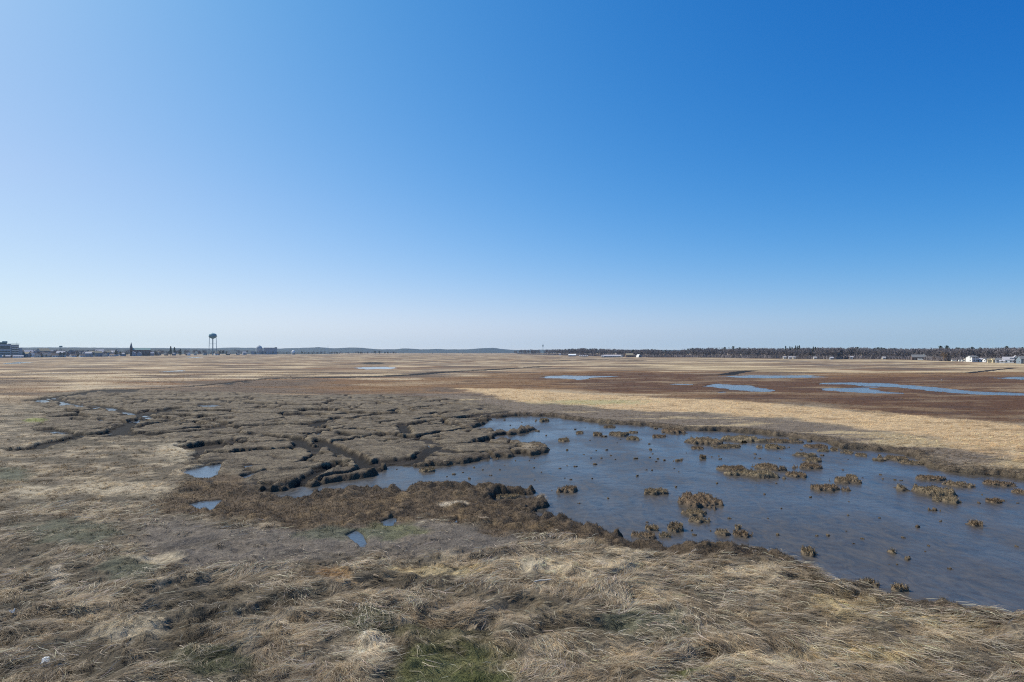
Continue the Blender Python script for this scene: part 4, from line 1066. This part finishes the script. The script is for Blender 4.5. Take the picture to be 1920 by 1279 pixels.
# ---- the town on the left shore
d = 1480; t = thing('water_tower', 'tall teal water tower on thin legs rising over the left shore', 'water tower', at_d(399, d), face(399))
zc = zt_(630, d); rr = 9.2
tank = [(0, zt_(624.8, d)), (2.5, zt_(625.0, d)), (5.5, zt_(625.5, d)), (8.2, zt_(626.6, d)), (9.2, zt_(628.2, d)), (9.3, zt_(630.6, d)), (8.9, zt_(632.0, d)), (6.5, zt_(633.6, d)), (3.4, zt_(634.8, d)), (1.6, zt_(635.4, d)), (0, zt_(635.5, d))]
ns = 28; v = [(q * math.cos(2 * math.pi * k / ns), q * math.sin(2 * math.pi * k / ns), z) for q, z in tank for k in range(ns)]
f = [(j * ns + k, (j + 1) * ns + k, (j + 1) * ns + (k + 1) % ns, j * ns + (k + 1) % ns) for j in range(len(tank) - 1) for k in range(ns)]
tk = part('tank', t, [(v, f)], M_TEAL)
for p in tk.data.polygons: p.use_smooth = True
part('finial', tk, [tube([(0, 0, zt_(625, d)), (0, 0, zt_(622.6, d))], [.35, .1], 6)], M_STEEL)
part('riser', t, [tube([(0, 0, -.3), (0, 0, zt_(635, d))], [1.25, 1.25], 12)], M_STEEL)
for k in range(6):
    a = math.pi / 6 + k * math.pi / 3
    part('leg', t, [tube([(10.6 * math.cos(a), 10.6 * math.sin(a), -.3), (8.9 * math.cos(a), 8.9 * math.sin(a), zt_(631.5, d))], [.62, .55], 8)], M_STEEL)
for z, q in ((15, 10.3), (30, 9.8)):
    for k in range(6):
        a, b = math.pi / 6 + k * math.pi / 3, math.pi / 6 + (k + 1) * math.pi / 3
        part('strut', t, [tube([(q * math.cos(a), q * math.sin(a), z), (q * math.cos(b), q * math.sin(b), z)], [.2, .2], 5)], M_STEEL)
cw = [(9.3, zt_(631, d)), (10.4, zt_(631, d)), (10.4, zt_(630.4, d)), (9.3, zt_(630.4, d))]
v = [(q * math.cos(2 * math.pi * k / ns), q * math.sin(2 * math.pi * k / ns), z) for q, z in cw for k in range(ns)]
part('catwalk', t, [(v, [(j * ns + k, ((j + 1) % 4) * ns + k, ((j + 1) % 4) * ns + (k + 1) % ns, j * ns + (k + 1) % ns) for j in range(4) for k in range(ns)])], M_STEEL)

d = 900; t = thing('hotel_block', 'big stepped glass-fronted block at the left edge of the photo', 'building', at_d(10, d), face(10))
k = d / F          # metres along the facade per pixel here
X = lambda u: (u - 10) * k * .74; Z = lambda v: (V0 - v) / F * d * 1.0 + H
part('wall', t, [box(X(-60), X(21), 0, 22, -.5, Z(645.5)), box(X(21), X(36), 1.5, 20, -.5, Z(646.5)), box(X(36), X(43), 3, 18, -.5, Z(652))], M_CONC)
part('roof', t, [box(X(-61), X(14), -1, 23, Z(643.2), Z(641.8)), box(X(14), X(37), .5, 21, Z(645.4), Z(644.4))], M_COPPER)
part('penthouse', t, [box(X(-60), X(13), 2, 20, Z(645.4), Z(643.3)), box(X(4), X(14), 4, 14, Z(641.7), Z(639.8))], M_TEAL)
for va, vb in ((648, 654.8),):
    w = part('window', t, [box(X(-58), X(20), -.25, -.02, Z(vb), Z(va))], M_WHITE); part('pane', w, [box(X(-57), X(19.5), -.4, -.26, Z(vb - .3), Z(va + .3))], M_GLASS)
for va, vb in ((657.5, 660.5), (662, 665)):
    w = part('window', t, [box(X(-58), X(20), -.25, -.02, Z(vb), Z(va))], M_WHITE); part('pane', w, [box(X(-57), X(19.5), -.4, -.26, Z(vb - .3), Z(va + .3))], M_GLASS)
for va in (648, 651.5, 655, 658.5, 662):
    part('balcony', t, [box(X(22), X(36), .2, 1.48, Z(va + 2.4), Z(va + 1.6))], M_WHITE)
    w = part('window', t, [box(X(22.5), X(35.5), 1.3, 1.48, Z(va + 1.5), Z(va))], M_GLASS)
part('flagpole', t, [tube([(X(32), 8, Z(646)), (X(32), 8, Z(640.5))], [.2, .1], 5)], M_STEEL)
d = 880
house('white_boathouse', 'long low white boathouse at the foot of the stepped glass-fronted block', 'shed', at_d(34, d), face(34), 14, 6, 2.6, 1.6, M_WHITE, M_ROOFP, 4, False)
house('blue_boathouse', 'low bluish boathouse left of the long white one below the stepped block', 'shed', at_d(14, d), face(14), 14, 6, 2.6, 1.6, M_BLUES, M_ROOFP, 4, False)

d = 1300; t = thing('church', 'church with a sharp dark steeple and a long greenish roof on the left shore', 'church', at_d(246, d), face(246))
m = d / F / .83
part('tower', t, [box(-2.6, 2.6, -2.6, 2.6, -.5, 19)], M_BRNS)
part('steeple', t, [([(-2.9, -2.9, 19), (2.9, -2.9, 19), (2.9, 2.9, 19), (-2.9, 2.9, 19), (0, 0, zt_(641.2, d))], [(0, 1, 4), (1, 2, 4), (2, 3, 4), (3, 0, 4), (3, 2, 1, 0)])], M_ROOFG)
v, f = gable_wall(34, 13, 13.5, 4.6); part('wall', t, [([(x + 20, y, z) for x, y, z in v], f)], M_BRNS)
v, f = gable_roof(34, 13, 13.5, 4.6); part('roof', t, [([(x + 20, y, z) for x, y, z in v], f)], M_COPPER)
for k in range(5):
    o = window(t, 8 + k * 6, -6.52, 8, 1.6, 5, frame=M_CONC)
d = 2050; t = thing('domed_hall', 'round-topped domed hall seen hazily right of the water tower', 'building', at_d(486, d), face(486))
zt2 = zt_(647.2, d); rw = 11.5; ns = 20
dome = [(rw, -1), (rw, zt2 - 16), (rw * .97, zt2 - 11), (rw * .82, zt2 - 6.5), (rw * .55, zt2 - 3.2), (rw * .25, zt2 - 1.2), (.6, zt2)]
mk = lambda pr: ([(q * math.cos(2 * math.pi * k / ns), q * math.sin(2 * math.pi * k / ns), z) for q, z in pr for k in range(ns)], [(j * ns + k, j * ns + (k + 1) % ns, (j + 1) * ns + (k + 1) % ns, (j + 1) * ns + k) for j in range(len(pr) - 1) for k in range(ns)])
part('wall', t, [mk(dome[:2])], M_CONC); part('roof', t, [mk(dome[1:])], M_CONC)
part('wing', t, [box(-26, -rw, -6, 8, -1, 11), box(rw, 20, -6, 8, -1, 12)], M_GREYS)
for k in range(3): window(t, -5 + 5 * k, -rw - .1, 8, 2.2, 6)
t = thing('slab_building', 'long flat-topped grey building right of the domed hall', 'building', at_d(507, d), face(507))
ht = zt_(652, d)
part('wall', t, [box(-22, 22, -8, 8, -1, ht - 1)], M_GREYS); part('roof', t, [box(-23, 23, -9, 9, ht - .98, ht), box(14, 22, -4, 4, ht + .02, ht + 1.5)], M_ROOFG)
for s in range(4):
    for k in range(7): window(t, -18 + 6 * k, -8.05, 4 + 4.2 * s, 2.6, 2.0)
t = thing('white_dome', 'small white dome behind dark shrubs, right of the flat-topped grey building', 'dome', at_d(550, 2000), 0)
pr = [(6, -1), (6, 6), (5.7, 10), (4.6, 12.6), (2.6, 14.4), (.2, 15)]
part('wall', t, [mk(pr[:2])], M_CREAM); part('roof', t, [mk(pr[1:])], M_WHITE)

LB = np.array([(-300,671.5),(0,671),(45,670.6),(100,670.2),(150,669.5),(200,668.8),(245,668),(300,667),(400,666.3),(480,665),(600,664.8),(740,664.3),(840,664),(960,663.8)], float)
lb_ = lambda u: H * F / (np.interp(u, LB[:, 0], LB[:, 1]) - V0)
# prototype town houses, then copies
r = random.Random(21)
wm_ = [M_CREAM, M_GREYS, M_WHITE, M_BLUES, M_BRNS, M_CONC]; rm_ = [M_ROOFG, M_ROOFP, M_ROOFB, M_ROOFT]
cname = {'siding': ''}
protos = []
for k in range(6):
    protos.append((wm_[k], rm_[k % 4], 1 + k % 2))
used_p = {}
spots = []
for row_i, (dk, n, u0, u1) in enumerate(((1.02, 26, 44, 470), (1.12, 17, 48, 300), (1.26, 14, 42, 250))):
    for i in range(n):
        u = u0 + (u1 - u0) * (i + r.uniform(.2, .8)) / n
        if row_i and 236 < u < 284: continue
        if abs(u - 399) < 5: u += 9
        spots.append((row_i, u, dk))
names = ('nearest', 'middle', 'rearmost')
cnt = [0, 0, 0]
for row_i, u, dk in spots:
    k = r.randrange(6); st = 2 if r.random() < .55 else 1
    d = lb_(u) * dk
    lab = ORD[cnt[row_i]] + ' from the left in the %s row of small town houses on the left shore' % names[row_i]; cnt[row_i] += 1
    sc = r.uniform(.85, 1.3) * (1 + .25 * row_i)
    if k in used_p:
        o = copy_tree(used_p[k]); o['label'] = lab
    else:
        o = house('town_house', lab, 'house', (0, 0, 0), 0, 9, 7.5, 3 + 2.7 * (k % 2), 2.6, wm_[k], rm_[k % 4], 2, k % 2 == 0, 'small town houses on the left shore', 1 + k % 2); used_p[k] = o
    o.location = at_d(u, d); o.rotation_euler = (0, 0, face(u) + r.choice((0, .4, -.4, 1.57)) + r.uniform(-.1, .1)); o.scale = (sc,) * 3
# larger flat-roofed blocks among them
for u, w_, top, dk, m, lab in ((70, 20, 656, 1.35, M_CONC, 'pale flat-roofed block rising behind the small houses, left of the long one'), (97, 26, 659, 1.15, M_GREYS, 'long grey flat-roofed block among the small houses, between stepped block and church'), (215, 18, 656.5, 1.3, M_CONC, 'pale flat-roofed block just left of the church'), (160, 20, 658.5, 1.25, M_GREYS, 'grey flat-roofed block midway between the long one and the church')):
    d = lb_(u) * dk; h = (V0 - top) / F * d + H
    t = thing('flat_block', lab, 'building', at_d(u, d), face(u) + .15)
    part('wall', t, [box(-w_/2, w_/2, -6, 6, -.5, h - .6)], m); part('roof', t, [box(-w_/2 - .3, w_/2 + .3, -6.3, 6.3, h - .58, h), box(w_ * .1, w_ * .3, -2, 2, h + .02, h + 2)], M_ROOFG)
    for s in range(int((h - 2) / 3.4)):
        for q in range(4): window(t, -w_/2 + w_ * (q + .5) / 4, -6.02, 2 + 3.4 * s, w_ / 7, 1.5)
t = thing('tank_on_posts', 'tiny flat-topped tank on posts above the roofs left of the church', 'tank', at_d(114, 1500), 0)
part('tank', t, [mk([(.2, zt_(651, 1500)), (3.6, zt_(650.6, 1500)), (3.6, zt_(648.8, 1500)), (.2, zt_(648.2, 1500))])], M_TEAL)
for a in range(4): part('leg', t, [tube([(2.6 * math.cos(a * 1.571 + .8), 2.6 * math.sin(a * 1.571 + .8), -.5), (2.4 * math.cos(a * 1.571 + .8), 2.4 * math.sin(a * 1.571 + .8), zt_(650.7, 1500))], [.3, .3], 6)], M_STEEL)
house('bright_white_house', 'bright white house standing out left of the water tower', 'house', at_d(354, 1420), face(354) + .9, 6, 6, 5.5, 2.5, M_WHITE, M_ROOFP, 1, False)
# town trees
row([320, 327, 338, 291, 246], [648.5, 650, 653, 656, 657], 'spruce', 'the dark spiky conifers among the left town houses', 'conifers among the town', 1, 1.3, [1420, 1440, 1400, 1330, 1150])
def bush_row(spec, label, group, pine=True):
    for i, (u, tp) in enumerate(spec):
        d = lb_(u) * .985; h = (V0 - tp) / F * d + H
        if pine: conifer('evergreen_tree', label % ORD[i], 'pine', at_d(u, d), h, i, group, 1.5)
bush_row([(8, 665), (22, 664.5), (58, 664), (87, 664.5), (113, 660), (120, 659.5), (147, 663), (176, 662), (217, 657), (226, 659), (236, 660)], '%s from the left of the dark evergreens before the town houses', 'evergreens before the town')
bush_row([(412, 658), (418, 657.5), (424, 659), (478, 659.5), (497, 659), (512, 659), (538, 660.5), (552, 661), (566, 658), (578, 660.5), (586, 661), (602, 660.8), (622, 659.8), (632, 660), (672, 659), (676, 659.6), (703, 657.5), (711, 657.5), (722, 659.5), (727, 659.3), (738, 660), (811, 661.6), (838, 661.6), (867, 661.9), (921, 661)], '%s from the left of the dark evergreens right of the water tower', 'evergreens right of the tower')
i = 0
for u in list(np.linspace(46, 470, 64)) + list(np.linspace(520, 740, 26)):
    u = u + r.uniform(-4, 4); d = lb_(u) * r.uniform(1.0, 1.3); tp = r.uniform(655, 661.5) if u < 480 else r.uniform(659.5, 662)
    o = link('bare_tree', BARE[i % 7], label='bare grey tree among the hazy houses of the left shore', category='tree', group='bare trees of the left shore'); i += 1
    h = (V0 - tp) / F * d + H; s = h / 12; o.location = at_d(u, d); o.scale = (s * 1.25, s * 1.25, s); o.rotation_euler = (0, 0, i)
# low trees beyond the town, one hazy mass
VV, F3, F4, off = [], [], [], 0
for i in range(240):
    u = r.uniform(-120, 760); d = lb_(u) * r.uniform(1.35, 1.9); top = r.uniform(654.5, 660) if u < 480 else r.uniform(658, 661)
    h = (V0 - top) / F * d + H; k = r.randrange(7); a = r.uniform(0, 6.28); s = h / 12.0; v = bV[k]; c, sn = math.cos(a), math.sin(a); p = at_d(u, d)
    VV.append(np.stack([(v[:, 0] * c - v[:, 1] * sn) * s * 1.5 + p.x, (v[:, 0] * sn + v[:, 1] * c) * s * 1.5 + p.y, v[:, 2] * s - .3], 1)); F3.append(bF[k][0] + off); F4.append(bF[k][1] + off); off += len(v)
link('far_woods', np_mesh('far_woods', np.concatenate(VV), [np.concatenate(F3), np.concatenate(F4)], M_BARK), kind='stuff')
# ------------------------------------------------------------------ air, sky, sun, camera
SKY_K, SUN_K = .1, 5.0
def build_light():
    w = bpy.data.worlds.new('World'); SC.world = w; w.use_nodes = True
    nt = w.node_tree; nt.nodes.clear(); L = nt.links.new
    out = N_(nt, 'ShaderNodeOutputWorld'); bg = N_(nt, 'ShaderNodeBackground'); sky = N_(nt, 'ShaderNodeTexSky')
    sky.sky_type = 'NISHITA'; sky.sun_disc = False; sky.sun_elevation = SUN_EL; sky.sun_rotation = SUN_AZ
    sky.altitude = 0; sky.air_density = 1.0; sky.dust_density = 1.5; sky.ozone_density = 1.0
    # the clear March sky: Nishita, deepened by direction (darker and bluer away from the sun, paler to the horizon)
    def vm(op, x, y=None):
        n = N_(nt, 'ShaderNodeVectorMath', operation=op)
        for i, k in enumerate((x, y)):
            if k is None: continue
            if isinstance(k, tuple): n.inputs[i].default_value = k
            else: L(k, n.inputs[i])
        return n.outputs[0]
    def ma(op, x, y=0.0):
        n = N_(nt, 'ShaderNodeMath', operation=op)
        for i, k in enumerate((x, y)):
            if isinstance(k, (int, float)): n.inputs[i].default_value = k
            else: L(k, n.inputs[i])
        return n.outputs[0]
    tc = N_(nt, 'ShaderNodeTexCoord'); sx = N_(nt, 'ShaderNodeSeparateXYZ'); L(tc.outputs['Generated'], sx.inputs[0])
    dx = ma('MINIMUM', ma('MAXIMUM', sx.outputs[0], -.75), .75); dz = ma('MAXIMUM', sx.outputs[2], 0.0)
    hz = ma('EXPONENT', ma('MULTIPLY', dz, -3.0)); h2 = ma('EXPONENT', ma('MULTIPLY', dz, -25.0))
    up = ma('MAXIMUM', ma('SUBTRACT', dz, .24), 0.0)
    terms = [1.0, dx, ma('MULTIPLY', dx, dx), dz, hz, ma('MULTIPLY', hz, dx), ma('MULTIPLY', ma('MINIMUM', dx, 0.0), up), h2, ma('MULTIPLY', h2, dx)]
    P = [[1.567, 0.247, -1.815, -0.909, -1.13, 0.442, 2.347, 1.4, 0.353, 0.043], [0.996, 0.009, -0.366, -0.366, -0.149, 0.197, 0.458, -0.033, 0.621, 0.107], [0.691, 0.197, 0.014, -0.238, -0.076, 0.082, 0.091, -0.078, 0.624, -0.064]]
    base = vm('MINIMUM', vm('MULTIPLY', sky.outputs[0], (.1, .1, .1)), (.85, .85, .85))
    sp = N_(nt, 'ShaderNodeSeparateXYZ'); L(base, sp.inputs[0]); cb = N_(nt, 'ShaderNodeCombineXYZ')
    for k in range(3):
        e = P[k][1]
        for t, cf in zip(terms[1:], P[k][2:]):
            e = ma('ADD', e, ma('MULTIPLY', t, cf))
        e = ma('ADD', e, ma('MULTIPLY', ma('EXPONENT', ma('MULTIPLY', dz, -110.0)), (1.15, .55, .15)[k]))
        L(ma('MULTIPLY', ma('POWER', sp.outputs[k], P[k][0]), ma('MULTIPLY', ma('EXPONENT', e), 10.0)), cb.inputs[k])
    L(cb.outputs[0], bg.inputs['Color'])
    bg.inputs['Strength'].default_value = SKY_K
    L(bg.outputs[0], out.inputs['Surface'])
    sl = bpy.data.lights.new('sun', 'SUN'); sl.energy = SUN_K; sl.angle = math.radians(.5); sl.color = (1, .94, .83)
    so = bpy.data.objects.new('sun', sl); COL.objects.link(so)
    d = Vector((math.sin(SUN_AZ) * math.cos(SUN_EL), math.cos(SUN_AZ) * math.cos(SUN_EL), math.sin(SUN_EL)))
    so.rotation_euler = d.to_track_quat('Z', 'Y').to_euler(); so.location = d * 100
build_light()

def build_haze():
    m, nt, out = new_mat('haze_air')
    pv = N_(nt, 'ShaderNodeVolumePrincipled'); pv.inputs['Color'].default_value = (.60, .80, 1.0, 1); pv.inputs['Density'].default_value = HAZE_D
    pv.inputs['Anisotropy'].default_value = .1; pv.inputs['Density Attribute'].default_value = ''
    nt.links.new(pv.outputs[0], out.inputs['Volume'])
    try: m.volume_intersection_method
    except Exception: pass
    v = [(x, y, z) for x in (-24500, 24500) for y in (-60, 8000) for z in (-3.5, 64)]
    f = [(0, 1, 3, 2), (4, 6, 7, 5), (0, 4, 5, 1), (2, 3, 7, 6), (0, 2, 6, 4), (1, 5, 7, 3)]
    me = bpy.data.meshes.new('haze'); me.from_pydata(v, [], f); me.materials.append(m); me.update()
    link('haze', me, kind='stuff')
HAZE_D = 5.0e-5
build_haze()

cd = bpy.data.cameras.new('camera'); cam = bpy.data.objects.new('camera', cd); COL.objects.link(cam)
cam.location = (0, 0, H); cam.rotation_euler = (math.pi / 2, 0, 0)
cd.sensor_width = 36; cd.lens = 36 * F / 1920; cd.shift_y = (V0 - 639.5) / 1920; cd.clip_start = .1; cd.clip_end = 60000
SC.camera = cam
SC.view_settings.view_transform = 'Standard'; SC.view_settings.look = 'None'; SC.view_settings.exposure = 0; SC.view_settings.gamma = 1
SC.cycles.use_denoising = False
SC.cycles.filter_width = 1.1
SC.cycles.max_bounces = 6; SC.cycles.diffuse_bounces = 3; SC.cycles.glossy_bounces = 2; SC.cycles.transmission_bounces = 4; SC.cycles.volume_bounces = 0; SC.cycles.transparent_max_bounces = 4
SC.cycles.sample_clamp_indirect = 4
SC.cycles.use_adaptive_sampling = False
